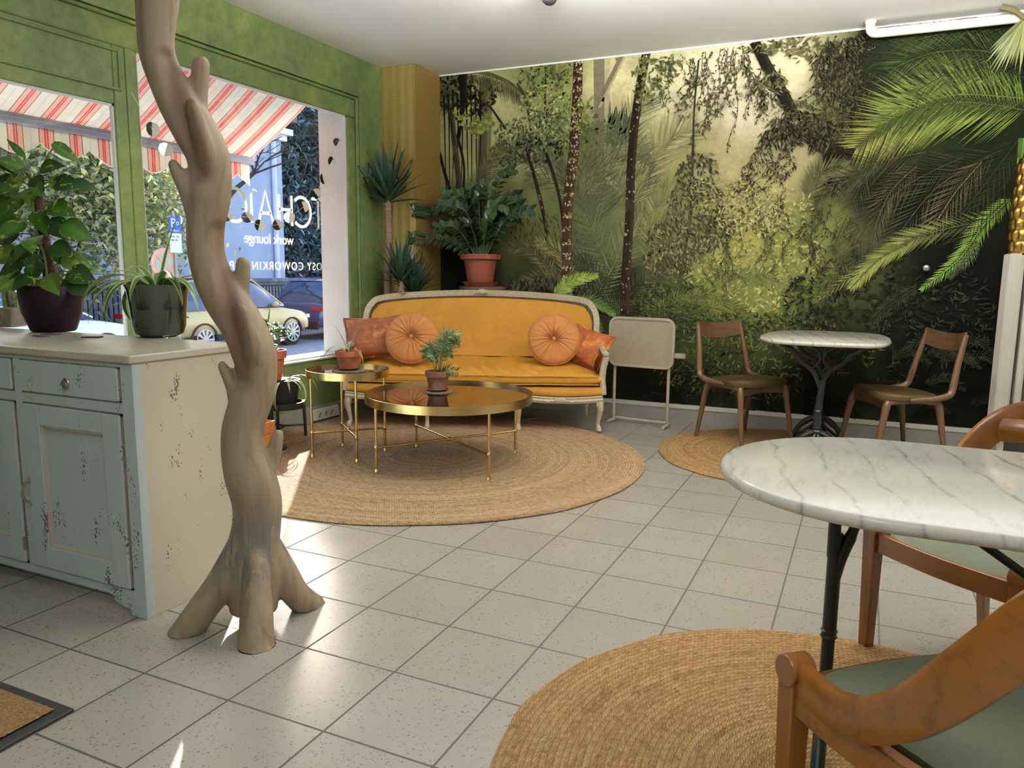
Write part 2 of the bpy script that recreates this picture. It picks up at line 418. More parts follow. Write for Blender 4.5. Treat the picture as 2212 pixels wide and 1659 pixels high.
# ------------------------------------------------------------------ jungle wallpaper: printed shapes on the far wall
R = random.Random(7)
MX0, MX1, MZ0, MZ1 = -.699, XR-.002, .136, ZC-.012
CP = [((-0.656,2.756),(112,116,78)),((-0.469,2.604),(186,184,140)),((-0.061,2.478),(190,186,138)),((0.319,2.822),(140,148,92)),((0.619,2.284),(128,138,88)),
((0.848,2.631),(222,214,166)),((1.01,2.404),(216,210,160)),((1.377,2.587),(222,216,176)),((1.724,2.726),(228,220,190)),((1.981,2.37),(232,224,196)),
((2.225,2.678),(224,214,182)),((1.793,2.042),(216,208,162)),((2.076,1.859),(214,206,152)),((2.261,2.087),(206,198,156)),((1.955,1.587),(202,198,130)),
((1.9,1.306),(186,182,104)),((2.143,1.272),(158,160,88)),((1.844,1.019),(160,164,84)),((1.978,1.165),(188,186,104)),((0.125,1.616),(118,120,78)),((0.419,1.994),(132,140,100)),((1.042,1.453),(110,118,80)),((2.325,1.031),(98,112,56)),((1.399,2.061),(184,182,126)),
((1.226,1.708),(146,152,98)),((0.836,1.717),(126,138,94)),((0.425,1.727),(116,124,82)),((-0.468,1.748),(104,108,72)),((-0.012,2.012),(160,164,120)),((0.079,1.814),(132,138,92)),((-0.468,2.19),(182,180,132)),
((-0.467,1.297),(34,38,28)),((0.218,1.3),(62,64,42)),((0.647,1.147),(48,54,38)),((1.055,1.076),(38,44,32)),((1.437,1.158),(62,70,42)),((1.638,0.793),(58,70,36)),
((2,0.735),(58,68,36)),((2.344,0.715),(48,56,32)),((2.058,0.953),(120,128,62)),((1.27,0.55),(32,34,26)),((1.664,0.232),(28,30,23)),((2.37,0.287),(26,28,22)),((2.54,2.648),(142,140,104)),
((2.713,2.35),(102,106,66)),((2.905,1.766),(30,31,22)),((3.204,1.662),(18,19,14)),((3.385,1.184),(16,17,13)),((2.796,1.176),(66,74,46)),((2.586,1.51),(124,128,80)),
((3.282,0.693),(14,15,12)),((3.58,0.546),(13,14,11)),((2.889,2.768),(46,54,32)),((3.269,2.579),(34,44,25)),((3.565,2.257),(30,40,23)),((3.112,0.984),(32,36,24)),((2.599,0.831),(48,58,32)),
((0.002,0.729),(26,28,22)),((2.733,2.062),(70,74,46)),((2.439,1.308),(130,134,80)),((1.532,1.522),(150,152,98))]
def mural_bg(x, z):
    w = 0; c = [0, 0, 0]
    for (px, pz), col in CP:
        k = 1/((x-px)**2+(z-pz)**2+.006)**2
        w += k
        for i in range(3): c[i] += k*col[i]
    return tuple(v/w for v in c)
mu = MB(); lay = [0]
NX, NZ = 200, 116
bgc = []
vs = []; fs = []
for i in range(NX+1):
    for j in range(NZ+1):
        x = MX0+(MX1-MX0)*i/NX; z = MZ0+(MZ1-MZ0)*j/NZ
        c = mural_bg(x, z); k = 1+.11*noise.fractal(Vector((x*5, z*5, 3)), 1, 2, 4)
        vs.append((x, YF-.0005, z)); bgc.append(tuple(q**1.16 for q in lin(tuple(max(2, min(250, v*k)) for v in c))))
for i in range(NX):
    for j in range(NZ):
        a = i*(NZ+1)+j; fs.append((a, a+NZ+1, a+NZ+2, a+1))
mu.v = vs; mu.f = fs; mu.c = bgc; mu.m = [0]*len(fs)
def nxt(): lay[0] += 1; return YF-.0008-lay[0]*.00006
def mpoly(pts, col, y=None):
    y = nxt() if y is None else y
    pts = [(min(MX1, max(MX0, a)), min(MZ1, max(MZ0, b))) for a, b in pts]
    gy = sum(col)/3; col = tuple(v*.8+gy*.2+a_ for v, a_ in zip(col, (4, 0, 2)))
    cl = tuple(q**1.16 for q in lin(tuple(max(0, min(255, v)) for v in col)))
    lay.append(0) if len(lay) < 2 else None; lay[1] = (lay[1]+1) % 11; y = y-lay[1]*5e-6
    mu.add([(a, y, b) for a, b in pts], [tuple(range(len(pts)))], col=cl)
def jit(col, j=.18):
    k = 1+R.uniform(-j, j); return tuple(v*k for v in col)
def mleaf(x, z, an, ln, w, col, y):
    """pointed leaf as a 4-sided kite"""
    dx, dz = cos(an), sin(an)
    mpoly([(x, z), (x+dx*ln*.4-dz*w, z+dz*ln*.4+dx*w), (x+dx*ln, z+dz*ln), (x+dx*ln*.4+dz*w, z+dz*ln*.4-dx*w)], col, y)
def mband(pts, widths, col, speck=None, nspeck=0):
    """stem or trunk; pts of (x,z), one width each"""
    P = spline([(a, b, w) for (a, b), w in zip(pts, widths)], 6); y = nxt()
    for a, b in zip(P, P[1:]):
        d = Vector((b[0]-a[0], b[1]-a[1])); d = d.normalized() if d.length > 1e-6 else Vector((0, 1)); n = Vector((-d.y, d.x))
        q = [(a[0]+n.x*a[2]/2, a[1]+n.y*a[2]/2), (a[0]-n.x*a[2]/2, a[1]-n.y*a[2]/2), (b[0]-n.x*b[2]/2, b[1]-n.y*b[2]/2), (b[0]+n.x*b[2]/2, b[1]+n.y*b[2]/2)]
        k = [3, 2]
        mpoly(q, col, y)
        mpoly([(q[0][0]*.66+q[1][0]*.34, q[0][1]*.66+q[1][1]*.34), q[1], q[2], (q[3][0]*.66+q[2][0]*.34, q[3][1]*.66+q[2][1]*.34)], tuple(v*.72 for v in col), y-.00003)
    if speck:
        y = nxt()
        for _ in range(nspeck):
            a = R.choice(P); o = R.uniform(-.45, .45)*a[2]; s = R.uniform(.004, .013)
            x, z = a[0]+o, a[1]+R.uniform(-.02, .02); c = jit(R.choice(speck), .15)
            mpoly([(x+s*cos(t)*R.uniform(.4, .9), z+s*sin(t)*R.uniform(.6, 1.3)) for t in (0, 1.2, 2.4, 3.7, 5)], c, y)
def mfrond(pts, ln, n, col, tip=None, width=.011, both=True, sweep=.9, droop=0, c2=None, rib=True, taper=.25, wob=.08):
    """palm frond: curved rib with leaflets to both sides"""
    P = spline(pts, 10); y = nxt(); L = len(P)
    for i in range(n):
        t = (i+.5)/n; f = t*(L-1); k = min(int(f), L-2); u = f-k
        x = P[k][0]*(1-u)+P[k+1][0]*u; z = P[k][1]*(1-u)+P[k+1][1]*u
        a0 = atan2(P[k+1][1]-P[k][1], P[k+1][0]-P[k][0])
        l = ln*(taper+(1-taper)*sin(pi*min(1, .12+t*.9))**.7)
        for s in ((1, -1) if both else (1,)):
            an = a0+s*(sweep*(1-.45*t))+R.uniform(-wob, wob)
            if droop: an = an*(1-droop)+(-pi/2 if abs(an) < pi else an)*droop
            cc = col if s > 0 or not c2 else c2
            if tip: cc = tuple(p*(1-t)+q*t for p, q in zip(cc, tip))
            mleaf(x, z, an, l*R.uniform(.85, 1.1), width*(.6+.5*sin(pi*t)), jit(cc), y)
    if rib: mband([p for p in P[::5]]+[P[-1]], [.007]*(len(P[::5])+1), tuple(v*1.15 for v in (c2 or col)))
def mcloud(cx, cz, rx, rz, n, ln, w, cols, an=None, spread=3.14):
    y = nxt()
    for i in range(n):
        a = R.uniform(0, 2*pi); q = sqrt(R.random())
        if i % 300 == 299: y = nxt()
        mleaf(cx+rx*q*cos(a), cz+rz*q*sin(a), (an if an is not None else R.uniform(-pi, pi))+R.uniform(-spread, spread), ln*R.uniform(.6, 1.3), w*R.uniform(.7, 1.2), jit(R.choice(cols)), y)
def mvine(x, z, length, n, ln, w, cols, sway=.05):
    """loose hanging spray: a few wandering strands with small drooping leaves"""
    for q in range(3):
        ll = length*R.uniform(.45, 1.0); x0 = x+R.uniform(-.05, .05); ph = R.uniform(0, 6); dr = R.uniform(-.05, .05)
        P = [(x0+sway*sin(k*1.3+ph)*k/6+dr*k/3, z-ll*k/6) for k in range(7)]
        mband(P, [.0035]*7, tuple(v*.8 for v in cols[0])); y = nxt(); Q = spline(P, 6)
        for i in range(int(n*.6)):
            a, b = Q[int(R.random()**.8*(len(Q)-1))][:2]; o = R.uniform(-.012, .012)
            mleaf(a+o, b, -pi/2+R.gauss(0, .75), ln*R.uniform(.4, .95), w*.8, jit(R.choice(cols), .25), y)
G1 = (96, 112, 62); G2 = (70, 86, 48); DK = (36, 42, 28); FG = (168, 168, 118); YL = (152, 164, 82)
# misty background shapes
mband([(0.801,2.92),(0.833,1.829)], [.14, .13], (196, 190, 146)); mband([(0.918,2.873),(0.974,2.902),(0.773,2.529)], [.05, .05, .06], (186, 180, 136))
mband([(-0.242,2.836),(-0.256,2.179),(-0.254,1.823)], [.13, .13, .14], (134, 132, 88)); mband([(0.399,2.961),(0.371,2.299)], [.05, .05], (156, 160, 104))
mband([(1.493,2.405),(1.359,2.134),(1.185,1.782),(1.008,1.303)], [.05, .06, .08, .09], (172, 170, 120))
mband([(1.266,2.139),(1.279,1.525),(1.269,1.081)], [.1, .11, .1], (146, 148, 100))
for p, n in (((1.949,1.691), 260), ((1.83,1.306), 420), ((2.119,1.096), 420), ((1.542,1.305), 260), ((2.308,1.308), 240)):
    mcloud(p[0], p[1], .26, .2, n, .05, .009, [(196, 192, 116), (150, 156, 84), (124, 134, 70), (178, 176, 104)])
for p, n in (((1.444,0.973), 420), ((2,0.735), 520), ((2.408,0.753), 420), ((1.655,0.421), 300), ((2.194,0.383), 260), ((2.677,0.627), 260)):
    mcloud(p[0], p[1], .3, .17, n, .055, .008, [(84, 94, 48), (58, 68, 36), (34, 40, 26), (44, 52, 30), (104, 112, 58)])
for q in range(16):
    x, z = R.uniform(.9, 2.9), R.uniform(.45, 1.15); a = R.uniform(-.4, .5)*R.choice((-1, 1)); s = R.choice((-1, 1)); k = (z-.3)*.9
    c = tuple(v*(.5+k) for v in (96, 108, 54))
    mfrond([(x, z), (x+s*.2, z+.1+a*.1), (x+s*.42, z+a*.2)], .1, 22, c, width=.006)
# left thicket
mcloud(*(-0.585,2.789), .22, .2, 260, .06, .014, [DK, G2, (58, 62, 40), (110, 116, 70)]); mcloud(*(-0.423,2.698), .3, .16, 160, .07, .014, [DK, G2, G1])
for x in range(9):
    px = -.66+x*.045; mband([(px, 2.74), (px+.01, 2.4), (px+R.uniform(-.02, .03), 2.0-R.uniform(0, .3))], [.02, .012, .006], (42, 40, 32))
mband([(-0.469,2.903),(-0.469,2.624),(-0.515,2.351)], [.09, .05, .04], (38, 40, 34)); mband([(-0.585,2.593),(-0.539,2.233),(-0.491,1.87)], [.05, .055, .06], (88, 86, 58))
mband([(-0.515,2.351),(-0.454,2.11),(-0.468,1.829)], [.03, .022, .025], (52, 48, 38)); mband([(-0.705,2.242),(-0.629,1.996),(-0.539,1.79)], [.03, .032, .04], (54, 50, 40))
mband([(-0.469,2.643),(-0.241,2.626),(-0.106,2.481),(-0.034,2.38)], [.012, .016, .02, .022], (66, 64, 44))
mfrond([(-0.423,2.93),(-0.198,2.878),(0.023,2.767),(0.154,2.606)], .2, 36, (106, 108, 66), both=True, width=.008, sweep=1.2, droop=.55)
mband([(0.057,2.772),(0.141,2.634),(0.182,2.454)], [.02, .03, .035], (98, 98, 60))
for p in ((-0.469,2.545),(-0.376,2.461),(-0.33,2.419),(-0.24,2.471)): mcloud(*p, .07, .06, 22, .05, .015, [(120, 140, 60), (160, 176, 78)])
# leafy tree right of the pot plant
mband([(0.319,2.859),(0.315,2.601),(0.335,2.451)], [.016, .02, .022], (60, 58, 42))
mcloud(*(0.319,2.822), .26, .12, 150, .045, .011, [G1, (136, 152, 84), (122, 140, 70), (78, 90, 52)])
mcloud(*(0.324,2.582), .24, .16, 300, .042, .010, [YL, (150, 168, 92), (128, 150, 76), (184, 192, 120), G2])
mcloud(*(0.244,2.344), .4, .16, 520, .042, .010, [(124, 146, 84), (150, 166, 100), G1, G2, (84, 104, 58), (186, 190, 140)])
mcloud(*(0.117,2.199), .36, .12, 360, .05, .012, [G2, (84, 100, 62), DK, (128, 136, 96)])
mfrond([(0.632,1.76),(0.376,2.034),(0.074,2.124),(-0.191,1.98)], .2, 44, (182, 184, 146), width=.004, c2=(106, 112, 76))
mfrond([(0.635,1.646),(0.421,1.918),(0.163,1.985)], .2, 34, (120, 126, 80), width=.006)
mfrond([(-0.421,1.787),(-0.237,2.1),(-0.059,2.247)], .13, 30, (110, 116, 70), width=.006)
mband([(0.16,2.197),(0.251,1.924),(0.333,1.613),(0.392,1.222)], [.03, .035, .034, .05], (58, 54, 42), [(150, 150, 120)], 14)
mband([(0.331,2.188),(0.42,1.956),(0.489,1.687),(0.527,1.301)], [.03, .03, .03, .03], (52, 50, 38))
mfrond([(0.734,0.993),(0.635,1.646),(0.459,2.106)], .2, 46, (92, 104, 66), width=.006)
mcloud(*(0.343,1.535), .34, .16, 200, .07, .006, [(120, 122, 66), (92, 98, 54), (54, 58, 36)], an=-1.3, spread=.5)
# centre palms
for pts, ln, n, c in (([(0.693,0.992),(0.759,1.606),(0.87,1.902)], .26, 50, (92, 104, 70)), ([(0.973,1.151),(0.717,1.645),(0.704,2.131)], .3, 54, (104, 116, 78)), ([(0.816,0.995),(1.154,1.6),(1.372,1.813)], .26, 50, (118, 128, 82)),
   ([(0.991,1.825),(1.015,2.26),(1.195,2.532)], .3, 46, (166, 170, 120)), ([(1.11,1.748),(1.285,2.138),(1.568,2.331)], .28, 46, (176, 176, 124)), ([(0.671,1.834),(0.941,2.156),(1.21,2.142)], .24, 40, (128, 138, 92)), ([(1.241,1.304),(1.302,1.707),(1.481,1.845)], .22, 40, (140, 146, 92)),
   ([(1.195,1.526),(1.381,1.596),(1.572,1.45)], .18, 36, (134, 140, 84))):
    mfrond(pts, ln, n, c, width=.007)
mcloud(*(0.937,2.265), .12, .1, 60, .2, .012, [(82, 98, 68), (104, 118, 82)], an=1.2, spread=.6)
mcloud(*(0.909,1.938), .34, .26, 200, .14, .005, [(118, 126, 86), (86, 96, 64)], an=.9, spread=.5)
for pts, ln, n, c in (([(0.437,1.144),(0.216,1.379),(-0.096,1.42)], .16, 40, (106, 108, 66)), ([(0.567,0.989),(0.351,1.143),(0.044,1.058)], .16, 40, (96, 100, 62)), ([(0.653,0.912),(0.518,1.301),(0.259,1.458)], .16, 40, (140, 136, 86)),
   ([(-0.001,0.975),(-0.186,1.298),(-0.42,1.38)], .14, 30, (52, 60, 40)), ([(0.983,0.845),(1.247,1.155),(1.513,1.122)], .18, 46, (70, 80, 48)), ([(0.985,0.768),(0.812,1.149),(0.602,1.301)], .18, 46, (64, 74, 48)),
   ([(1.028,0.692),(1.413,0.822),(1.645,0.645)], .16, 40, (58, 68, 40)), ([(1.309,1.524),(1.465,1.378),(1.437,1.158)], .14, 30, (96, 106, 62))):
    mfrond(pts, ln, n, c, width=.006)
mcloud(*(0.354,0.984), .5, .1, 320, .1, .006, [(26, 28, 22), (60, 64, 44), (94, 98, 66), (38, 42, 30)], an=1.5, spread=.9)
mcloud(*(1.414,0.785), .45, .14, 320, .07, .006, [(36, 42, 28), (70, 80, 44), (96, 106, 58)])
# two main trunks
mband([(0.603,2.911),(0.6,2.542),(0.581,2.175),(0.541,1.762),(0.539,1.145),(0.551,0.949)], [.078, .088, .094, .092, .088, .095], (92, 74, 48), [(208, 196, 164), (60, 48, 34), (150, 124, 70), (226, 216, 196), (46, 38, 28), (196, 160, 90), (40, 32, 24)], 1100)
mcloud(*(0.663,2.465), .1, .12, 60, .05, .012, [G1, YL]); mcloud(*(0.779,2.311), .16, .1, 90, .05, .012, [G1, (112, 130, 76)])
mband([(1.17,2.91),(1.112,2.539),(1.078,2.113),(1.076,1.601),(1.06,1.152),(1.063,0.848)], [.07, .07, .072, .075, .078, .08], (62, 56, 36), [(110, 104, 70), (44, 40, 28), (190, 186, 150)], 130)
# hanging foliage, centre right
mcloud(*(1.26,2.77), .2, .1, 110, .05, .011, [(132, 138, 80), G1]); mcloud(*(1.192,2.602), .1, .1, 50, .05, .011, [(132, 138, 80), G1])
mband([(1.581,2.807),(1.563,2.435),(1.571,2.018),(1.565,1.593),(1.511,1.159)], [.012, .014, .018, .02, .02], (78, 78, 50))
VC = [(84, 86, 54), (112, 112, 72), (64, 66, 42)]
for x, z, l in (((1.545,2.827)+(.5,)), ((1.506,2.747)+(.4,)), ((1.649,2.86)+(.55,)), ((1.751,2.873)+(.6,)), ((1.82,2.849)+(.75,)), ((1.886,2.875)+(.4,)), ((1.715,2.559)+(.45,)), ((1.33,2.832)+(.5,)), ((1.957,2.802)+(.5,)), ((2.077,2.725)+(.4,))):
    mvine(x, z, l, 44, .045, .006, VC)
for p, r1, r2, n in (((1.602,1.982), .16, .16, 170), ((1.595,1.735), .22, .2, 280), ((1.515,1.486), .28, .18, 380), ((1.393,1.304), .2, .12, 200), ((1.747,1.555), .14, .14, 120)):
    mcloud(p[0], p[1], r1, r2, n, .05, .008, [(74, 78, 48), (98, 100, 62), (60, 62, 40), (160, 156, 104)], an=-1.2, spread=1.0)
for x, z, l in (((1.823,1.448)+(.35,)), ((1.867,1.623)+(.4,)), ((1.935,1.306)+(.3,)), ((1.723,1.306)+(.3,)), ((2.123,1.619)+(.5,)), ((2.029,1.793)+(.5,)), ((2.234,1.446)+(.5,))): mvine(x, z, l, 30, .035, .005, VC)
# mossy branch on the right
BK = (40, 40, 28)
mband([(1.985,2.897),(2.095,2.691),(2.221,2.484),(2.295,2.332)], [.07, .075, .08, .09], (48, 50, 34)); mband([(2.186,2.257),(2.382,2.211),(2.546,2.104),(2.766,2.028)], [.05, .09, .1, .07], BK)
mband([(2.564,1.842),(2.53,2.105),(2.539,2.298)], [.04, .05, .04], BK); mband([(2.733,2.062),(2.681,2.289),(2.778,2.688)], [.03, .035, .05], BK); mband([(2.536,2.712),(2.717,2.709),(2.922,2.71),(3.078,2.712)], [.04, .05, .06, .05], BK)
mband([(2.764,2.874),(2.786,2.779),(2.839,2.651)], [.1, .1, .09], BK)
for p, rx, rz, n in (((2.119,2.558), .1, .12, 80), ((2.312,2.314), .16, .08, 150), ((2.22,2.221), .16, .07, 140), ((2.54,2.202), .16, .1, 160), ((2.597,2.706), .2, .16, 300), ((2.702,2.508), .2, .2, 340), ((2.771,2.781), .18, .12, 200), ((2.59,1.907), .1, .12, 120)):
    mcloud(p[0], p[1], rx, rz, n, .07, .006, [BK, (66, 66, 42), (96, 96, 60), (34, 34, 24)], an=-1.4, spread=1.1)
for x, z, l in (((2.525,2.869)+(.45,)), ((2.589,2.831)+(.6,)), ((2.503,2.747)+(.5,)), ((2.704,2.476)+(.45,)), ((2.489,2.494)+(.35,)), ((2.091,2.196)+(.5,)), ((2.157,2.192)+(.7,)), ((2.063,2.097)+(.5,)), ((2.257,2.153)+(.4,)), ((2.247,1.786)+(.5,)), ((2.473,1.779)+(.6,)), ((2.572,1.71)+(.5,)), ((2.42,1.613)+(.5,)), ((2.673,1.609)+(.4,)), ((2.656,2.731)+(.6,)), ((2.755,2.597)+(.4,))):
    mvine(x, z, l, 40, .045, .006, [(60, 62, 40), (84, 86, 54), (44, 46, 30)], .08)
for x, z in ((2.053,2.857), (2.215,2.856), (2.345,2.794), (2.134,2.589)): mcloud(x, z, .12, .07, 50, .05, .008, [(120, 120, 76), (90, 94, 58)])
for k in range(34):
    a = R.uniform(.3, 2.8); x, z = R.choice(((2.294,2.348), (2.25,2.269), (2.536,2.25)))
    mfrond([(x, z), (x+.1*cos(a), z+.1*abs(sin(a))), (x+.17*cos(a), z+.08*abs(sin(a))-.03)], .02, 8, (88, 86, 54), width=.003, rib=False)
# dark undergrowth right
mcloud(*(2.805,1.042), .5, .3, 420, .06, .008, [(34, 38, 24), (54, 62, 36), (24, 26, 18)]); mcloud(*(3.128,0.785), .8, .4, 320, .07, .006, [(24, 27, 18), (38, 44, 28), (52, 58, 38)]); mcloud(*(3.435,0.928), .3, .3, 160, .05, .006, [(26, 30, 20), (44, 54, 34)])
mcloud(*(2.026,0.261), 1.3, .14, 360, .08, .006, [(28, 31, 22), (48, 56, 36), (22, 24, 18)])
# big palms right
def bigfrond(pts, ln, n, col, **k): mfrond(pts, ln, n, col, width=k.pop('width', .009), **k)
for q in range(12):
    a = (3.723,2.793); b = (2.837,2.682); t = q/11
    bigfrond([(a[0], a[1]-t*.5), (a[0]-.7, a[1]+.08-t*.62), (b[0]+t*.2, b[1]-t*.55)], .3, 34, (54+q*2, 72+q, 34), c2=(36, 48, 26), sweep=.5)
bigfrond([(3.733,2.274),(3.37,2.355),(3.04,2.295),(2.731,2.094)], .42, 76, (116, 142, 56), c2=(84, 112, 44), width=.0062, sweep=1.05, tip=(152, 156, 76))
bigfrond([(3.726,2.348),(3.365,2.406),(3.12,2.366),(2.869,2.244)], .34, 60, (66, 88, 38), c2=(98, 124, 52), width=.006, sweep=.9)
for pts, ln, n, c in (([(3.174,2.039),(2.888,1.99),(2.686,1.87),(2.48,1.679)], .26, 50, (56, 62, 40)), ([(3.4,1.996),(3.076,1.824),(2.859,1.573),(2.724,1.309)], .3, 56, (48, 54, 34)), ([(3.587,2.017),(3.277,1.817),(3.096,1.569),(2.938,1.31)], .3, 50, (50, 56, 36)),
   ([(3.512,1.96),(3.366,1.752),(3.246,1.503)], .22, 30, (84, 78, 54)), ([(3.71,2.099),(3.574,1.867),(3.432,1.626)], .3, 40, (40, 48, 30)), ([(3.124,1.948),(2.964,1.764),(2.868,1.442)], .2, 30, (62, 64, 44))):
    bigfrond(pts, ln, int(n*.9), tuple(v*1.35 for v in c), width=.0023, sweep=.75, taper=.4)
mfrond([(2.427,1.747),(2.496,1.91),(2.679,1.968)], .16, 30, (96, 100, 62), width=.006)
bigfrond([(3.652,1.59),(3.274,1.503),(3.023,1.376),(2.523,1.001)], .17, 50, (60, 74, 34), c2=(86, 104, 46), tip=(150, 156, 84), width=.006, sweep=.7)
bigfrond([(3.109,1.408),(2.938,1.31),(2.77,1.109)], .16, 30, (120, 136, 60), c2=(88, 104, 48), tip=(170, 176, 96), width=.007, sweep=.6)
bigfrond([(3.694,1.711),(3.549,1.53),(3.43,1.312),(3.22,1.101)], .11, 44, (110, 150, 60), c2=(128, 166, 74), width=.006, sweep=.9)
mfrond([(3.19,1.117),(3.023,0.981),(2.912,0.843)], .1, 24, (52, 60, 36), width=.005); mfrond([(3.53,1.437),(3.486,1.312),(3.385,1.184)], .07, 20, (66, 78, 46), width=.005)
for q in range(16):
    x, z = R.uniform(2.5, 3.7), R.uniform(.25, .8); s = R.choice((-1, 1))
    mfrond([(x, z), (x+s*.12, z+.05), (x+s*.25, z-.03)], .07, 18, (44, 52, 32), width=.004)
mband([(3.726,2.099),(3.727,1.92)], [.04, .03], (110, 160, 60))
for pts, ln, n, c in (([(3.703,2.596),(3.395,2.685),(3.122,2.683),(2.929,2.611)], .28, 44, (74, 92, 44)), ([(3.714,2.479),(3.459,2.561),(3.245,2.537),(3.085,2.445)], .24, 36, (60, 76, 38)), ([(3.382,2.833),(3.141,2.801),(2.947,2.762)], .16, 30, (70, 84, 44)),
   ([(3.758,2.008),(3.611,1.744),(3.392,1.438)], .26, 36, (50, 58, 34)), ([(2.883,2.054),(2.754,1.77),(2.626,1.376)], .16, 34, (66, 74, 46)), ([(2.786,1.31),(2.64,1.174),(2.558,0.967)], .12, 26, (84, 92, 56))):
    mfrond(pts, ln, n, c, width=.0024, sweep=.8, taper=.4)
for x, z in ((1.404,2.79), (1.658,2.665), (1.86,2.746), (1.972,2.537), (1.79,2.452), (1.49,2.474), (2.112,2.394)):
    mcloud(x, z, .10, .08, 26, .034, .0055, [(136, 134, 90), (110, 110, 70)], an=-1.3, spread=.9)
for p, n in (((2.022,1.621), 240), ((1.805,1.8), 160), ((2.22,1.685), 140)): mcloud(p[0], p[1], .24, .16, n, .04, .006, [(206, 200, 136), (186, 184, 118)])
# bright fan palm just right of the sofa back, printed too
for pts in ([(0.462,0.947),(0.607,1.107),(0.82,1.168)], [(0.44,0.986),(0.544,1.087),(0.697,1.163)]): mfrond(pts, .1, 34, (150, 178, 74), c2=(176, 198, 96), width=.007, sweep=.85)
for pts in ([(0.612,0.892),(0.776,0.955),(0.983,0.845)], [(0.569,0.93),(0.738,0.856),(0.866,0.705)]): mfrond(pts, .1, 34, (96, 128, 58), c2=(124, 152, 76), width=.007, sweep=.85)
mural = mu.build('jungle_wallpaper', tint_mat('printed_jungle_wallpaper', .75, gain=.97, vary=30, spec=.06), smooth=False, color=True)
tag(mural, 'jungle photo wallpaper with misty trees and palms covering the far wall', 'wall mural')
# ------------------------------------------------------------------ furniture materials
M_brass = None
def brass():
    m, nt, b = base_mat('brushed_brass'); v = coords(nt, (1, 1, 30))
    nt.links.new(ramp(nt, noise_t(nt, v, 6, 3), [(.3, lin((196, 168, 112))), (.7, lin((216, 190, 136)))]), b.inputs['Base Color'])
    b.inputs['Metallic'].default_value = 1; b.inputs['Roughness'].default_value = .24; return m
M_brass = brass()
M_terra = pm('terracotta', (176, 98, 66), (152, 80, 54), 14, .8, bmp=.1)
M_terra_old = pm('weathered_terracotta', (132, 78, 58), (166, 140, 122), 9, .85, bmp=.15, lo=.5, hi=.75)
M_soil = pm('potting_soil', (52, 36, 26), (30, 22, 16), 60, .95, bmp=.6, bscale=120)
M_leaf = tint_mat('leaf_green', .38, .22)
M_iron = pm('black_cast_iron', (24, 28, 28), (34, 38, 36), 20, .42, .4, bmp=.25, bscale=40)

def distressed(name, base, shade):
    m, nt, b = base_mat(name); v = coords(nt)
    n = noise_t(nt, v, 3.2, 5, .6); c = ramp(nt, n, [(.3, lin(base)), (.7, lin(shade))])
    v2 = coords(nt, (1, 1, .34))
    a = noise_t(nt, v2, 15, 2, .5); f = N(nt, 'ShaderNodeTexVoronoi'); f.inputs['Scale'].default_value = 130; nt.links.new(coords(nt, (1, 1, .6)), f.inputs[0])
    patch = mth(nt, 'GREATER_THAN', a, .575)
    fl = mth(nt, 'MULTIPLY', patch, mth(nt, 'LESS_THAN', f.outputs['Distance'], mth(nt, 'MULTIPLY', mth(nt, 'SUBTRACT', a, .555), 3.4)))
    c = mix(nt, fl, c, lin((104, 92, 80)))
    nt.links.new(c, b.inputs['Base Color']); b.inputs['Roughness'].default_value = .45
    bump(nt, b, fl, -.3, .002); return m
M_cab = distressed('chipped_pale_blue_paint', (200, 214, 216), (190, 205, 208))
M_cabside = distressed('chipped_cream_paint', (206, 198, 178), (198, 190, 170))
M_cabtop = pm('worn_painted_wood', (206, 200, 184), (190, 181, 162), 5, .28, lo=.3, hi=.7)
M_chip = pm('bare_worn_edge', (120, 98, 80), (150, 130, 112), 30, .7)

# ------------------------------------------------------------------ sideboard
cab = thing('sideboard', 'chipped pale blue painted wooden sideboard with drawers and panel doors under the window', 'sideboard', (0, 0, 0))
CX1, CY0, CY1, CZ = .712, .25, .745, .915
XLc = -1.0
b = MB()
b.box(XLc+.04, .56, CY0+.035, CY1, .10, .87)
b.build('carcass', M_cab, cab, smooth=False)
b = MB()
for a in ((.655, CX1, .0, .885), (XLc, XLc+.05, .0, .885)): b.box(a[0], a[1], CY0, CY0+.035, a[2], a[3])
for x0, x1 in ((.655, .655), ): pass
b.box(XLc+.05, .655, CY0+.001, CY0+.03, .872, .884)
b.box(XLc+.05, .655, CY0+.001, CY0+.03, .715, .752)
b.box(XLc+.05, .655, CY0+.001, CY0+.03, .062, .095)
for x in (-.875, -.475, -.395, .078): pass
for x in (.095, -.36): b.box(x, x+.040, CY0, CY0+.03, .095, .872)
b.build('face_frame', M_cab, cab, bevel=.002, smooth=False)
prof = [(.655, .062), (.50, .062)]
ap = [(.6545, .002), (.64, .002), (.63, .022), (.60, .026), (.56, .040), (.535, .062), (.53, .0615), (.6545, .0615)]
b = MB(); b.prism([(x, z) for x, z in ap], CY0-.001, CY0+.03, frame=lambda a, c, d: (a, d, c))
b.build('bracket_foot', M_cab, cab, bevel=.002, smooth=False)
b = MB(); b.box(.656, CX1-.0005, CY0+.0305, CY1, .001, .884); b.build('side_panel', M_cabside, cab, smooth=False)
b = MB(); b.box(XLc-.01, CX1+.006, CY0-.012, CY1+.005, .888, CZ); b.box(XLc, CX1-.002, CY0+.002, CY1, .880, .890)
b.build('top_board', M_cabtop, cab, bevel=.005, smooth=False)
def ringbox(g, x0, x1, z0, z1, w):
    for q in ((x0, x0+w, z0, z1), (x1-w, x1, z0, z1), (x0, x1, z0, z0+w), (x0, x1, z1-w, z1)): g.box(q[0], q[1], CY0-.0007, CY0+.012, q[2], q[3])
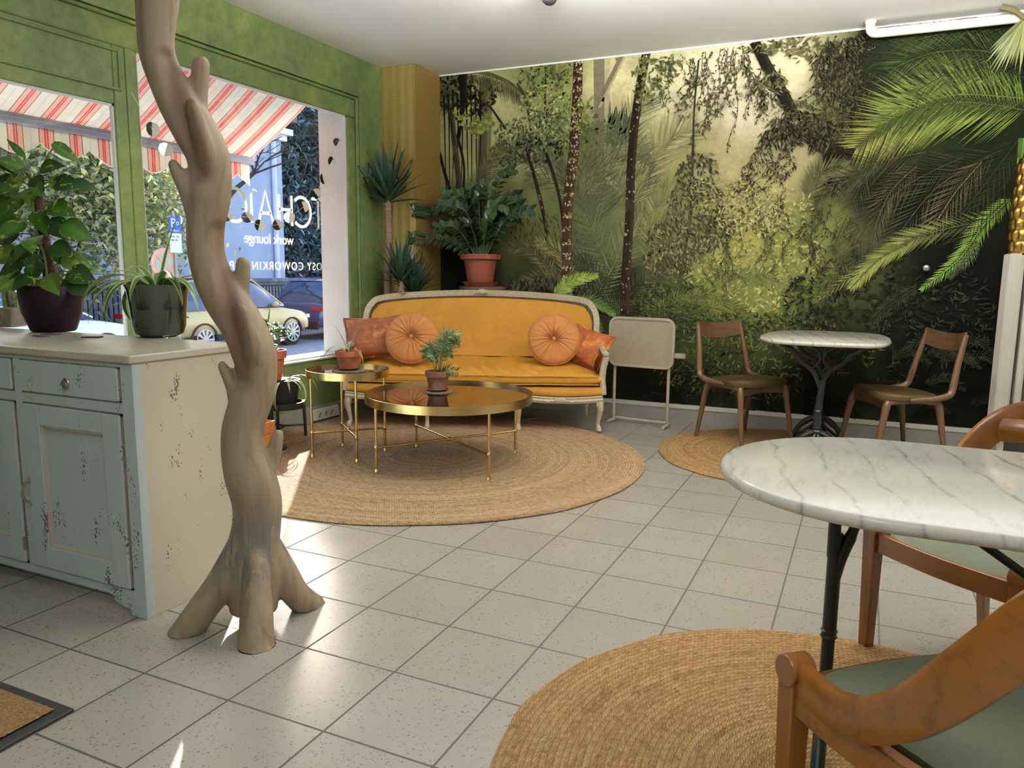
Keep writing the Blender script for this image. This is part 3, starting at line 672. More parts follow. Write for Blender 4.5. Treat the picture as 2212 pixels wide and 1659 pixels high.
def ring_pull(x, z, par):
    b = MB(); b.lathe([(.0, 0), (.020, .001), (.018, .004), (.006, .006), (0, .007)], 20)
    o = b.build('ring_pull', M_pull, par, loc=(x, CY0-.009, z)); o.rotation_euler = (rad(90), 0, 0)
    b = MB(); b.sweep([(.016*sin(t*pi/10), -.007+.0*t, -.016*cos(t*pi/10)-.002) for t in range(20)], [(.002*cos(q*pi/3), .002*sin(q*pi/3)) for q in range(6)], up=(0, 1, 0), closed=True)
    b.ball((0, -.006, .012), .004, 8)
    b.build('ring', M_pull, par, loc=(x, CY0-.010, z-.004))
M_pull = pm('worn_silver_metal', (176, 172, 160), (140, 134, 122), 40, .35, .8)
for x0, x1 in ((.137, .652), (-.318, .093), (-.948, -.362)):
    d = MB(); d.box(x0+.004, x1-.006, CY0-.007, CY0+.02, .757, .868)
    dr = d.build('drawer', M_cab, cab, bevel=.003, smooth=False)
    g = MB(); ringbox(g, x0, x1, .752, .872, .007); g.build('drawer_gap', M_chip, dr, smooth=False)
    ring_pull((x0+x1)/2-.003, .80, dr)
for x0, x1, hs in ((.137, .652, 0), (-.318, .093, 1), (-.948, -.362, 1)):
    d = MB(); X0, X1, Z0, Z1 = x0+.005, x1-.008, .099, .710
    for q in ((X0, X0+.085, Z0, Z1), (X1-.085, X1, Z0, Z1), (X0+.085, X1-.085, Z1-.07, Z1), (X0+.085, X1-.085, Z0, Z0+.085)): d.box(q[0], q[1], CY0-.008, CY0+.015, q[2], q[3])
    dr = d.build('door', M_cab, cab, bevel=.003, smooth=False)
    g = MB(); ringbox(g, x0, x1, .095, .714, .009); g.build('door_gap', M_chip, dr, smooth=False)
    g = MB(); g.box(X0+.08, X1-.08, CY0+.011, CY0+.020, Z0+.08, Z1-.065); g.build('door_panel', M_cab, dr, smooth=False)
    g = MB()
    for q in ((X0+.083, X0+.092, Z0+.085, Z1-.07), (X1-.092, X1-.083, Z0+.085, Z1-.07), (X0+.083, X1-.083, Z1-.078, Z1-.069), (X0+.083, X1-.083, Z0+.084, Z0+.093)): g.box(q[0], q[1], CY0-.004, CY0+.012, q[2], q[3])
    g.build('moulding', M_cabtop, dr, smooth=False, bevel=.002)
    if hs == 0:
        hx = .150; g = MB(); g.tube(spline([(hx, CY0-.008, .425), (hx-.004, CY0-.024, .418), (hx-.012, CY0-.032, .385), (hx-.004, CY0-.026, .352), (hx, CY0-.008, .345)], 6), .0045, 8)
        g.ball((hx, CY0-.010, .43), (.006, .004, .012), 8); g.ball((hx, CY0-.010, .34), (.006, .004, .012), 8)
        g.build('door_handle', M_pull, dr)
    else:
        g = MB(); g.box(x1-.010, x1-.002, CY0-.011, CY0-.002, .15, .20); g.build('hinge', M_chip, dr, smooth=False)

# ------------------------------------------------------------------ driftwood tree
def drift_mat():
    m, nt, b = base_mat('bleached_driftwood')
    v = coords(nt, (7, 7, 1.0)); g = noise_t(nt, v, 3.2, 7, .62, .5); big = noise_t(nt, coords(nt), 3.0, 3)
    c = ramp(nt, g, [(.28, lin((104, 86, 66))), (.48, lin((142, 126, 102))), (.75, lin((164, 148, 122)))])
    c = mix(nt, ramp(nt, big, [(.45, (0, 0, 0)), (.65, (.5, .5, .5))]), c, lin((118, 94, 72)))
    # grey weather staining low on the trunk
    sp = N(nt, 'ShaderNodeSeparateXYZ'); nt.links.new(coords(nt), sp.inputs[0])
    st = noise_t(nt, coords(nt, (16, 16, 2)), 2, 5, .6)
    k = mth(nt, 'MULTIPLY', ramp(nt, sp.outputs[2], [(.16, (0, 0, 0)), (.24, (1, 1, 1)), (.36, (.8, .8, .8)), (.46, (0, 0, 0))]), mth(nt, 'MULTIPLY', mth(nt, 'GREATER_THAN', st, .47), .75))
    c = mix(nt, k, c, lin((92, 94, 92)))
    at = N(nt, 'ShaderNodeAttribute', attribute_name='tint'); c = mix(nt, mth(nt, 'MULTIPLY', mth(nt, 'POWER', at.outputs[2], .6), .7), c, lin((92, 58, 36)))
    nt.links.new(c, b.inputs['Base Color']); b.inputs['Roughness'].default_value = .6
    bump(nt, b, g, .25, .004); return m
M_drift = drift_mat()
def tp(x, y, z, off=0.0):   # move towards (+) or away from (-) the room's middle
    return (x+off*.69, y-off*.72, z)
tree = MB()
def limb(rows, n=20, flat=1.0):
    P = spline([tuple(p)+(r,) for p, r in rows], 5)
    tree.tube([p[:3] for p in P], [p[3] for p in P], n, flat=flat)
S_ = 1/668.0
limb([(tp(0.93,0.277,2.191), 52*S_), (tp(0.914,0.262,2.061), 46*S_), (tp(0.91,0.258,1.984), 41*S_), (tp(0.905,0.253,1.905), 36*S_), (tp(0.904,0.253,1.833), 34*S_), (tp(0.921,0.268,1.763), 36*S_),
  (tp(0.944,0.291,1.692), 41*S_), (tp(0.972,0.317,1.62), 44*S_), (tp(0.995,0.339,1.553), 43*S_), (tp(1.001,0.345,1.484), 42*S_), (tp(0.994,0.338,1.408), 43*S_), (tp(0.986,0.33,1.335), 38*S_),
  (tp(0.984,0.328,1.252), 37*S_), (tp(0.998,0.342,1.164), 40*S_), (tp(1.025,0.368,1.09), 45*S_), (tp(1.056,0.397,1.017), 46*S_), (tp(1.078,0.418,0.932), 47*S_), (tp(1.083,0.423,0.854), 43*S_),
  (tp(1.071,0.411,0.779), 44*S_), (tp(1.049,0.39,0.694), 44*S_), (tp(1.044,0.386,0.612), 46*S_), (tp(1.057,0.399,0.522), 54*S_), (tp(1.072,0.412,0.433), 54*S_), (tp(1.07,0.41,0.352), 53*S_),
  (tp(1.059,0.4,0.264), 57*S_), (tp(1.058,0.399,0.174), 60*S_), (tp(1.055,0.397,0.092), 56*S_), (tp(1.054,0.395,0.045), 52*S_)], 28)
# branch stubs
limb([(tp(0.993,0.337,1.835), 10*S_), (tp(0.992,0.336,1.819), 17*S_), (tp(0.989,0.333,1.777), 18*S_), (tp(0.983,0.327,1.716), 19*S_), (tp(0.977,0.322,1.654), 24*S_), (tp(0.983,0.327,1.593), 34*S_)], 16)
limb([(tp(0.971,0.316,1.69,.07), 9*S_), (tp(0.972,0.317,1.674,.08), 15*S_), (tp(0.982,0.326,1.627,.08), 17*S_), (tp(0.991,0.335,1.566,.065), 20*S_), (tp(0.999,0.343,1.498,.02), 28*S_)], 16)
limb([(tp(0.921,0.269,1.528), 6*S_), (tp(0.926,0.274,1.509), 12*S_), (tp(0.94,0.287,1.469), 16*S_), (tp(0.956,0.302,1.425), 20*S_), (tp(0.973,0.318,1.356), 26*S_), (tp(0.984,0.329,1.285), 30*S_)], 16)
limb([(tp(1.064,0.405,1.235), 9*S_), (tp(1.063,0.403,1.221), 15*S_), (tp(1.06,0.401,1.171), 16*S_), (tp(1.055,0.397,1.112), 18*S_), (tp(1.052,0.394,1.038), 30*S_)], 16)
limb([(tp(1.052,0.393,1.085,.078), 9*S_), (tp(1.052,0.393,1.07,.088), 16*S_), (tp(1.062,0.403,1.022,.085), 18*S_), (tp(1.074,0.414,0.962,.07), 21*S_), (tp(1.081,0.421,0.886,.02), 30*S_)], 16)
limb([(tp(1.005,0.348,0.904), 6*S_), (tp(1.008,0.352,0.886), 11*S_), (tp(1.02,0.363,0.851), 14*S_), (tp(1.035,0.377,0.804), 20*S_), (tp(1.046,0.387,0.742), 26*S_)], 16)
limb([(tp(1.127,0.465,0.669), 7*S_), (tp(1.126,0.464,0.653), 13*S_), (tp(1.116,0.454,0.596), 17*S_), (tp(1.101,0.44,0.533), 19*S_), (tp(1.085,0.425,0.471), 30*S_)], 16)
# flared feet
limb([(tp(1.062,0.403,0.353,.0), 22*S_), (tp(1.064,0.404,0.239,.075), 26*S_), (tp(1.062,0.403,0.124,.12), 34*S_), (tp(1.058,0.399,-0.001,.165), 38*S_), ((1.182, .275, -.03), 42*S_)], 18)
limb([(tp(1.042,0.384,0.324,.0), 26*S_), (tp(0.985,0.329,0.162,.0), 34*S_), (tp(0.94,0.287,0.08,.01), 34*S_), ((.885, .235, -.025), 34*S_)], 18)
limb([(tp(1.081,0.421,0.318,-.02), 26*S_), (tp(1.125,0.463,0.163,-.02), 34*S_), (tp(1.156,0.493,0.073,-.03), 32*S_), ((1.125, .615, -.025), 34*S_)], 18)
tob = tree.build('driftwood_tree', M_drift, None, remesh=.0065)
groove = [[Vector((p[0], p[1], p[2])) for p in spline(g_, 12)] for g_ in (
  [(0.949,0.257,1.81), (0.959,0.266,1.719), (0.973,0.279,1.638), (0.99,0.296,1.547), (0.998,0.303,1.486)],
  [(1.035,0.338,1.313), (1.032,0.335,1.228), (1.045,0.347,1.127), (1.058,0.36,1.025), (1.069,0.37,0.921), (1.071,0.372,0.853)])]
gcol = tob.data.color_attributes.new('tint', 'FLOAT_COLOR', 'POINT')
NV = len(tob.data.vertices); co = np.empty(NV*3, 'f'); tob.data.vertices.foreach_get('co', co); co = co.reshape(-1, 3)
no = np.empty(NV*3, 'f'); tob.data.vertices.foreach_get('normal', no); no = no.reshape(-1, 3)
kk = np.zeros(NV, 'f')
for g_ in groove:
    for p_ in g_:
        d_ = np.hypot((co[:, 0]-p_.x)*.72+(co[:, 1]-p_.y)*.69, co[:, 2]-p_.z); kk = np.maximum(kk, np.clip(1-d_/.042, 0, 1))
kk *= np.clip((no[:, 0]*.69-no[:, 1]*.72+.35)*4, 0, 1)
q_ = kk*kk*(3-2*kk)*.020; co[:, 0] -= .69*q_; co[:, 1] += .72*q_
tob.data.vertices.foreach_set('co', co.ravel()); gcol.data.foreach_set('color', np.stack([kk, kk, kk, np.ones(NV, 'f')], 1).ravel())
for v_ in tob.data.vertices:
    if v_.co.z < .003: v_.co.z = .001
tag(tob, 'pale carved driftwood tree trunk with rounded branch stubs standing beside the sideboard', 'wood sculpture')

# ------------------------------------------------------------------ rugs
def jute_mat(name, c1, c2, c3, pitch):
    m, nt, b = base_mat(name); v = coords(nt); sp = N(nt, 'ShaderNodeSeparateXYZ'); nt.links.new(v, sp.inputs[0])
    r = mth(nt, 'SQRT', mth(nt, 'ADD', mth(nt, 'POWER', sp.outputs[0], 2), mth(nt, 'POWER', sp.outputs[1], 2)))
    an = mth(nt, 'ARCTAN2', sp.outputs[1], sp.outputs[0])
    rr = mth(nt, 'ADD', mth(nt, 'DIVIDE', r, pitch), mth(nt, 'DIVIDE', an, 2*pi))
    fr = mth(nt, 'FRACT', rr); ridge = mth(nt, 'SINE', mth(nt, 'MULTIPLY', fr, pi))
    # plait stitches run along the coil
    st = mth(nt, 'SINE', mth(nt, 'ADD', mth(nt, 'MULTIPLY', mth(nt, 'MULTIPLY', an, r), 2*pi/(pitch*.8)), mth(nt, 'MULTIPLY', mth(nt, 'ABSOLUTE', mth(nt, 'SUBTRACT', fr, .5)), 9)))
    cv = N(nt, 'ShaderNodeCombineXYZ'); nt.links.new(mth(nt, 'MULTIPLY', mth(nt, 'FLOOR', rr), 3.7), cv.inputs[0]); nt.links.new(mth(nt, 'MULTIPLY', mth(nt, 'MULTIPLY', an, r), 42), cv.inputs[1])
    cw = N(nt, 'ShaderNodeCombineXYZ'); nt.links.new(mth(nt, 'MULTIPLY', mth(nt, 'FLOOR', rr), .42), cw.inputs[0]); nt.links.new(mth(nt, 'MULTIPLY', an, .35), cw.inputs[1])
    coil = mth(nt, 'ADD', mth(nt, 'MULTIPLY', noise_t(nt, cv.outputs[0], 1.1, 3), .5), mth(nt, 'MULTIPLY', noise_t(nt, cw.outputs[0], 1.3, 2), .5))
    fib = noise_t(nt, v, 55, 4, .7)
    c = ramp(nt, mth(nt, 'ADD', mth(nt, 'MULTIPLY', coil, .6), mth(nt, 'MULTIPLY', fib, .4)), [(.40, tuple(x*.8 for x in lin(c3))), (.49, lin(c1)), (.58, tuple(x*1.1 for x in lin(c2)))])
    c = mix(nt, mth(nt, 'MULTIPLY', mth(nt, 'LESS_THAN', st, -.35), .42), c, lin((128, 94, 60)))
    dk = noise_t(nt, v, 34, 4, .7)
    c = mix(nt, mth(nt, 'MULTIPLY', mth(nt, 'GREATER_THAN', dk, .64), .6), c, lin((112, 80, 52)))
    c = mix(nt, mth(nt, 'MULTIPLY', mth(nt, 'LESS_THAN', ridge, .30), .5), c, tuple(x*.45 for x in lin(c3)))
    nt.links.new(c, b.inputs['Base Color']); b.inputs['Roughness'].default_value = .85
    h = mth(nt, 'ADD', mth(nt, 'MULTIPLY', ridge, 1.0), mth(nt, 'ADD', mth(nt, 'MULTIPLY', st, .45), mth(nt, 'MULTIPLY', fib, .8)))
    bump(nt, b, h, .8, .006); return m
def rug(name, label, x, y, r, mat, thick=.012, seed=1, wob=.006):
    rn = random.Random(seed); ph = [rn.uniform(0, 6) for _ in range(4)]; n = 160; b = MB()
    prof = [(0, thick)]+[(k/20, thick) for k in range(1, 20)]+[(.992, thick), (.999, thick*.8), (1.0, thick*.35), (.995, .0005)]
    vs = []
    for q, (k, z) in enumerate(prof):
        for j in range(n):
            a = 2*pi*j/n; w_ = r*k+(wob*(sin(3*a+ph[0])+.6*sin(7*a+ph[1])+.4*sin(17*a+ph[2])) if k > .5 else 0)
            vs.append((w_*cos(a), w_*sin(a), z+.0015*sin(5*a+ph[3]+k*9)*(k if z == thick else 0)))
    fs = [(i*n+j, i*n+(j+1)%n, (i+1)*n+(j+1)%n, (i+1)*n+j) for i in range(len(prof)-1) for j in range(n)]
    b.add(vs, fs); o = b.build(name, mat, None, loc=(x, y, .001)); o.rotation_euler = (0, 0, rn.uniform(0, 1))
    return tag(o, label, 'rug', 'round jute rugs')
rug('jute_rug', 'large round braided jute rug under the brass tables and yellow sofa', .37, 2.70, 1.375, jute_mat('braided_jute_pale', (190, 156, 116), (206, 176, 136), (166, 130, 92), .0165), seed=3)
rug('jute_rug', 'smaller round golden jute rug beneath the far marble table and brown chairs', 2.46, 3.78, .835, jute_mat('braided_jute_golden', (194, 150, 94), (212, 172, 116), (168, 124, 72), .0165), seed=5)
rug('jute_rug', 'round braided jute rug in the foreground under the near oval table', 2.955, .285, .865, jute_mat('braided_jute_near', (190, 148, 92), (212, 174, 118), (162, 118, 68), .0175), seed=8)
# doormat
dm = thing('doormat', 'brown bristle doormat with black rubber border at the bottom left corner', 'doormat', (0, 0, 0))
b = MB(); b.box(-.2, .998, -1.1, -.222, .001, .009); b.build('rubber_border', pm('black_rubber', (38, 38, 36), None, 20, .7), dm, smooth=False, bevel=.003)
b = MB()
b.grid(lambda u, v: (-.17+1.135*u, -1.07+.815*v, .016+.004*noise.noise(Vector((u*160, v*120, 0)))), 150, 110)
b.build('bristle_pile', pm('brown_bristle', (150, 116, 76), (112, 82, 50), 140, .95, bmp=.9, bscale=300), dm)
# ------------------------------------------------------------------ brass tables
def brass_table(label, x, y, R_, H, a0, leg_r, zx, mirror, rim=.045):
    t = thing('brass_table', label, 'table', (x, y, .013), 0, 'round brass tables')
    b = MB(); n = 72
    b.lathe([(R_-.004, H-rim), (R_, H-rim), (R_, H), (R_-.003, H+.001), (R_-.003, H-rim+.006)], n)
    b.build('rim', M_brass, t, angle=30)
    b = MB(); b.lathe([(0, H-.018), (R_-.004, H-.018), (R_-.004, H-.024), (0, H-.024)], n); b.build('glass_top', mirror, t, angle=30)
    for k in range(4):
        a = a0+k*pi/2; px, py = leg_r*cos(a), leg_r*sin(a)
        b = MB(); b.tube([(px, py, .004), (px, py, H-rim+.004)], .0085, 12)
        b.lathe([(.0, 0), (.014, .0), (.014, .008), (.0105, .014), (.0085, .022)], 14, c=(px, py, 0))
        b.lathe([(.0085, zx-.016), (.012, zx-.012), (.0125, zx), (.012, zx+.012), (.0085, zx+.016)], 14, c=(px, py, 0))
        b.build('leg', M_brass, t)
    for k in range(2):
        a = a0+k*pi/2; b = MB(); c_, s_ = leg_r*cos(a), leg_r*sin(a)
        b.tube([(c_, s_, zx), (-c_, -s_, zx)], .007, 10)
        if k == 0: b.ball((0, 0, zx), .014, 12)
        b.build('stretcher', M_brass, t)
    return t
def table_glass(name, tint, refl):
    m = bpy.data.materials.new(name); m.use_nodes = True; nt = m.node_tree; nt.nodes.clear()
    o = N(nt, 'ShaderNodeOutputMaterial'); mx = N(nt, 'ShaderNodeMixShader'); t = N(nt, 'ShaderNodeBsdfTransparent'); g = N(nt, 'ShaderNodeBsdfGlossy')
    t.inputs[0].default_value = (*tint, 1); g.inputs['Roughness'].default_value = .015; g.inputs['Color'].default_value = (.75, .75, .78, 1)
    f = N(nt, 'ShaderNodeLayerWeight'); f.inputs[0].default_value = .5
    nt.links.new(mth(nt, 'MULTIPLY_ADD', mth(nt, 'POWER', f.outputs['Facing'], 2.5), .75, refl), mx.inputs[0])
    nt.links.new(t.outputs[0], mx.inputs[1]); nt.links.new(g.outputs[0], mx.inputs[2]); nt.links.new(mx.outputs[0], o.inputs[0]); return m
M_tg = table_glass('smoked_mirror_glass', (.52, .50, .49), .26)
brass_table('small taller round brass side table with a smoked glass top beside the sofa', -.10, 2.47, .262, .558, rad(-42), .235, .155, M_tg)
brass_table('large low round brass coffee table with a smoked glass top on the rug', .585, 2.575, .515, .443, rad(-33), .485, .15, M_tg, rim=.05)

# ------------------------------------------------------------------ marble tables
def marble(name, c1, c2, vein):
    m, nt, b = base_mat(name); v = coords(nt)
    c = ramp(nt, noise_t(nt, v, 4, 5, .6), [(.3, lin(c1)), (.7, lin(c2))])
    d = N(nt, 'ShaderNodeTexNoise'); d.inputs['Scale'].default_value = 2.2; d.inputs['Detail'].default_value = 6; nt.links.new(v, d.inputs[0])
    vm = N(nt, 'ShaderNodeMapping'); vm.inputs['Rotation'].default_value = (0, 0, rad(-12)); nt.links.new(v, vm.inputs[0])
    sp = N(nt, 'ShaderNodeSeparateXYZ'); nt.links.new(vm.outputs[0], sp.inputs[0])
    w = mth(nt, 'ADD', mth(nt, 'MULTIPLY', sp.outputs[0], 9.0), mth(nt, 'MULTIPLY', d.outputs[0], 1.5))
    k = mth(nt, 'ABSOLUTE', mth(nt, 'SUBTRACT', mth(nt, 'FRACT', w), .5))
    ms = noise_t(nt, coords(nt, (1, 1, 1)), 7, 4, .7)
    f = mth(nt, 'MULTIPLY', ramp(nt, k, [(0, (1, 1, 1)), (.035, (.35, .35, .35)), (.10, (0, 0, 0))]), ramp(nt, ms, [(.36, (0, 0, 0)), (.6, (1, 1, 1))]))
    c = mix(nt, mth(nt, 'MULTIPLY', f, .75), c, lin(vein))
    f2 = ramp(nt, noise_t(nt, coords(nt, (12, 2.2, 3), rot=(0, 0, rad(-12))), 3, 6, .75), [(.52, (0, 0, 0)), (.72, (.5, .5, .5))])
    c = mix(nt, f2, c, lin((168, 168, 156)))
    nt.links.new(c, b.inputs['Base Color']); b.inputs['Roughness'].default_value = .14
    b.inputs['Subsurface Weight'].default_value = .0; return m
M_marble = marble('polished_white_marble', (240, 238, 228), (226, 224, 212), (112, 116, 118))
def top_edge(poly, H, th, name, mat, par):
    """rounded-edge slab from an outline"""
    cx = sum(p[0] for p in poly)/len(poly); cy = sum(p[1] for p in poly)/len(poly); n = len(poly); b = MB(); vs = []
    def off(d):
        out = []
        for i in range(n):
            a = Vector(poly[i-1]); c_ = Vector(poly[(i+1) % n]); t = (c_-a).normalized(); nn = Vector((t.y, -t.x)); out.append((poly[i][0]-nn.x*d, poly[i][1]-nn.y*d))
        return out
    prof = [(.012, 0), (.004, th*.12), (0, th*.4), (0, th*.6), (.004, th*.88), (.012, th)]
    for d, z in prof: vs += [(x, y, H-th+z) for x, y in off(d)]
    fs = [(i*n+j, i*n+(j+1) % n, (i+1)*n+(j+1) % n, (i+1)*n+j) for i in range(len(prof)-1) for j in range(n)]
    fs += [tuple(range(n-1, -1, -1)), tuple((len(prof)-1)*n+j for j in range(n))]
    b.add(vs, fs); return b.build(name, mat, par, angle=60)
# near table: stadium top, cast legs with forked heads
nt_ = thing('marble_table', 'oval white veined marble table on black iron legs in the right foreground', 'table', (3.30, .498, .013))
poly = []
for k in range(33): a = pi/2+pi*k/32; poly.append((-.33+.40*cos(a), .40*sin(a)))
for k in range(33): a = -pi/2+pi*k/32; poly.append((.33+.40*cos(a), .40*sin(a)))
top_edge(poly, .728, .030, 'marble_top', M_marble, nt_)
def fork_leg(x, sgn, par):
    b = MB()
    b.tube([(x, .0, .30), (x, 0, .56)], .017, 12); b.tube([(x, 0, .12), (x, 0, .30)], .0155, 12)
    b.lathe([(.0155, -.012), (.021, -.008), (.017, 0), (.021, .008), (.0155, .012)], 12, c=(x, 0, .30))
    b.tube([(x-.004*sgn, 0, .50), (x-.006*sgn, 0, .694)], .015, 10)
    b.tube(spline([(x, 0, .43), (x+.014*sgn, 0, .50), (x+.036*sgn, 0, .57), (x+.050*sgn, 0, .63), (x+.054*sgn, 0, .694)], 4), [.0145]*8+[.012]*9, 10)
    b.box(x-.02, x+.02, -.24, .24, .688, .697)
    for s in (-1, 1): b.tube(spline([(x, 0, .20), (x, s*.06, .15), (x, s*.16, .10), (x, s*.24, .03), (x, s*.29, .012)], 5), [.016]*20+[.012], 10)
    return b.build('leg', M_iron, par)
fork_leg(-.447, 1, nt_); fork_leg(.40, -1, nt_)
b = MB(); b.tube([(-.30, -.02, .692), (.385, 0, .24)], .010, 8); b.build('brace', M_iron, nt_)
# far bistro table
ft = thing('marble_table', 'small white marble bistro table on ornate black iron legs by the jungle mural', 'table', (2.635, 3.98, .030), rad(2))
poly = [(-.385, -.20), (-.40, 0), (-.36, .30), (-.26, .50), (-.08, .585), (.16, .585), (.34, .50), (.40, .26), (.405, 0), (.38, -.24), (.30, -.41), (.12, -.455), (-.12, -.455), (-.30, -.38)]
poly = [p[:2] for p in spline(poly+[poly[0]], 5)[:-1]]; poly.reverse()
if sum(poly[i-1][0]*poly[i][1]-poly[i][0]*poly[i-1][1] for i in range(len(poly))) < 0: poly.reverse()
top_edge(poly, .758, .026, 'marble_top', M_marble, ft)
def bistro_leg(y, par):
    b = MB()
    b.tube(spline([(0, y, .16), (0, y, .30), (.008, y, .40), (.015, y, .50)], 4), [.028, .027, .026, .025, .024, .023, .022, .021, .021, .021, .021, .021, .02], 12)
    b.lathe([(.024, -.02), (.034, -.012), (.028, 0), (.034, .012), (.024, .02)], 14, c=(0, y, .18)); b.lathe([(.022, -.012), (.028, 0), (.022, .012)], 14, c=(0, y, .30))
    for s in (-1, 1):
        b.tube(spline([(0, y, .46), (s*.05, y, .56), (s*.13, y, .62), (s*.17, y, .68), (s*.26, y, .725)], 5), [.016]*20+[.010], 8)
        b.tube(spline([(s*.06, y, .57), (s*.01, y, .63), (s*.03, y, .69), (s*.09, y, .722)], 5), .009, 8)
        b.tube(spline([(0, y, .17), (s*.07, y, .135), (s*.13, y, .08), (s*.16, y, .02), (s*.20, y, .004)], 5), [.022]*8+[.018]*8+[.014]*5, 8)
        b.tube(spline([(0, y, .15), (s*.05, y, .09), (s*.10, y, .05), (s*.16, y, .012)], 4), .010, 8)
        b.tube(spline([(0, y, .16), (s*.03, y+.06*(1 if y > 0 else -1), .10), (s*.05, y+.12*(1 if y > 0 else -1), .01)], 5), .013, 8)
    b.box(-.27, .27, y-.018, y+.018, .722, .733)
    return b.build('leg', M_iron, par)
bistro_leg(-.25, ft); bistro_leg(.33, ft)
b = MB(); b.box(-.03, .03, -.25, .33, .72, .73); b.tube([(0, -.25, .36), (0, .33, .36)], .010, 8); b.tube(spline([(0, -.25, .20), (0, .04, .44), (0, .33, .20)], 8), .009, 8)
b.build('stretcher', M_iron, ft)
# ------------------------------------------------------------------ folding tray table leaning upright
tr = thing('tray_table', 'greige metal tray table with its top tilted upright beside the sofa', 'side table', (1.30, 4.36, .0), rad(-6))
M_greige = pm('greige_powder_coat', (186, 180, 162), (178, 172, 154), 20, .5)
def rrect(w, h, r, n=8):
    out = []
    for cx, cy, a0 in ((w/2-r, h/2-r, 0), (-w/2+r, h/2-r, pi/2), (-w/2+r, -h/2+r, pi), (w/2-r, -h/2+r, 1.5*pi)):
        for k in range(n+1): a = a0+pi/2*k/n; out.append((cx+r*cos(a), cy+r*sin(a)))
    return out
b = MB(); b.prism(rrect(.515, .365, .06), -.004, .004, frame=lambda a, c, d: (a, d-.01, c+.655)); b.build('tray_top', pm('beige_tray_panel', (168, 158, 138), (160, 150, 130), 20, .5), tr, angle=30)
b = MB(); b.sweep([(x, -.014, z+.655) for x, z in rrect(.525, .375, .062)], [(-.009, -.008), (.009, -.008), (.009, .008), (-.009, .008)], up=(0, 1, 0), closed=True); b.build('tray_rim', M_greige, tr, angle=30)
for s in (-1, 1):
    b = MB(); b.tube([(s*.225, .012, .02), (s*.225, .012, .60)], .0125, 12); b.tube([(s*.225, .06, .016), (s*.235, -.10, .016)], .0125, 12); b.build('leg', M_greige, tr)
b = MB(); b.tube([(-.225, .03, .03), (.225, .03, .03)], .012, 12); b.build('crossbar', M_greige, tr)
b = MB(); b.lathe([(0, 0), (.045, 0), (.047, .002), (.047, .032), (.043, .032), (.041, .006), (0, .005)], 28, c=(.315, -.01, .555)); b.bar((.262, -.005, .57), (.28, -.005, .57), .02, .02); b.build('cup_holder', M_greige, tr)
# ------------------------------------------------------------------ sofa (local x along the seat, -y towards the room)
def velvet(name, c1, c2, c3=None, sc=4, lo=.35, hi=.65, st=(1, 1, 1)):
    m, nt, b = base_mat(name); v = coords(nt, st)
    n = noise_t(nt, v, sc, 5, .6, .5); stops = [(lo, lin(c2)), (hi, lin(c1))]
    if c3: stops.append((min(.98, hi+.12), lin(c3)))
    c = ramp(nt, n, stops); f = noise_t(nt, v, 90, 3, .7)
    c = mix(nt, .25, c, ramp(nt, f, [(.3, lin(c2)), (.7, lin(c3 or c1))]))
    nt.links.new(c, b.inputs['Base Color']); b.inputs['Roughness'].default_value = .75
    b.inputs['Sheen Weight'].default_value = .45; b.inputs['Sheen Roughness'].default_value = .35; b.inputs['Sheen Tint'].default_value = (*lin(c3 or c1), 1)
    bump(nt, b, f, .2, .003); return m
M_yel = velvet('mustard_velvet', (206, 148, 48), (186, 128, 34), (218, 164, 66), 5)
M_gold_fur = velvet('burnt_orange_crushed_velvet', (186, 96, 38), (128, 56, 20), (226, 156, 84), 9, .45, .56)
M_rust_fur = velvet('rust_crushed_velvet', (166, 92, 52), (122, 60, 34), (222, 160, 112), 9, .47, .58)
M_peach = velvet('apricot_velvet', (196, 130, 72), (180, 114, 58), (210, 146, 88), 4)
M_frame = pm('grey_cream_carved_wood', (206, 196, 168), (176, 162, 132), 60, .5, bmp=.25, bscale=90, lo=.4, hi=.75)
M_gimp = pm('dark_gimp_trim', (92, 58, 26), (60, 38, 18), 120, .7, bmp=.6, bscale=260)
sofa = thing('sofa', 'mustard yellow velvet sofa with a carved pale wooden frame standing behind the brass tables', 'sofa', (.238, 3.545, .013), rad(22))
HW = .965
def yf(x): return -.045*(1-(x/HW)**2)           # gently bowed front
xs = [-.97+1.94*k/60 for k in range(61)]
# serpentine carved front rail
def rail_z(x):
    return .215+.022*abs(cos(x*pi/.66*1.0))**1.5
b = MB(); pts = [(x, yf(x)-.004, .262-.022*abs(sin((x+.345)*pi/.69))) for x in xs]
b.sweep(pts, [(-.016, -.026), (.012, -.03), (.020, -.012), (.012, .0), (.018, .012), (.010, .022), (-.016, .024)], up=(0, 0, 1))
for x0 in (-.66, 0, .655):
    b.ball((x0, yf(x0)-.024, .235), (.05, .012, .022), 12)
    for s in (-1, 1):
        for q in range(3): b.ball((x0+s*(.03+.028*q), yf(x0)-.022, .238-.006*q), (.018, .010, .010-.002*q), 8)
b.build('front_rail', M_frame, sofa)
b = MB(); b.sweep([(x, yf(x)-.016, z+.027) for (x, _, z) in pts], [(.005*cos(a*pi/3), .005*sin(a*pi/3)) for a in range(6)]); b.build('front_trim', M_gimp, sofa)
# upholstered front band and seat deck
b = MB()
def band(u, v):
    x = -.965+1.93*u; zz = (.270-.022*abs(sin((x+.345)*pi/.69)))*(1-v)+.335*v
    return (x, yf(x)-.008-.016*sin(pi*v), zz)
b.grid(band, 60, 8)
b.box(-.95, .95, -.01, .70, .26, .332); b.build('seat_band', M_yel, sofa, angle=60)
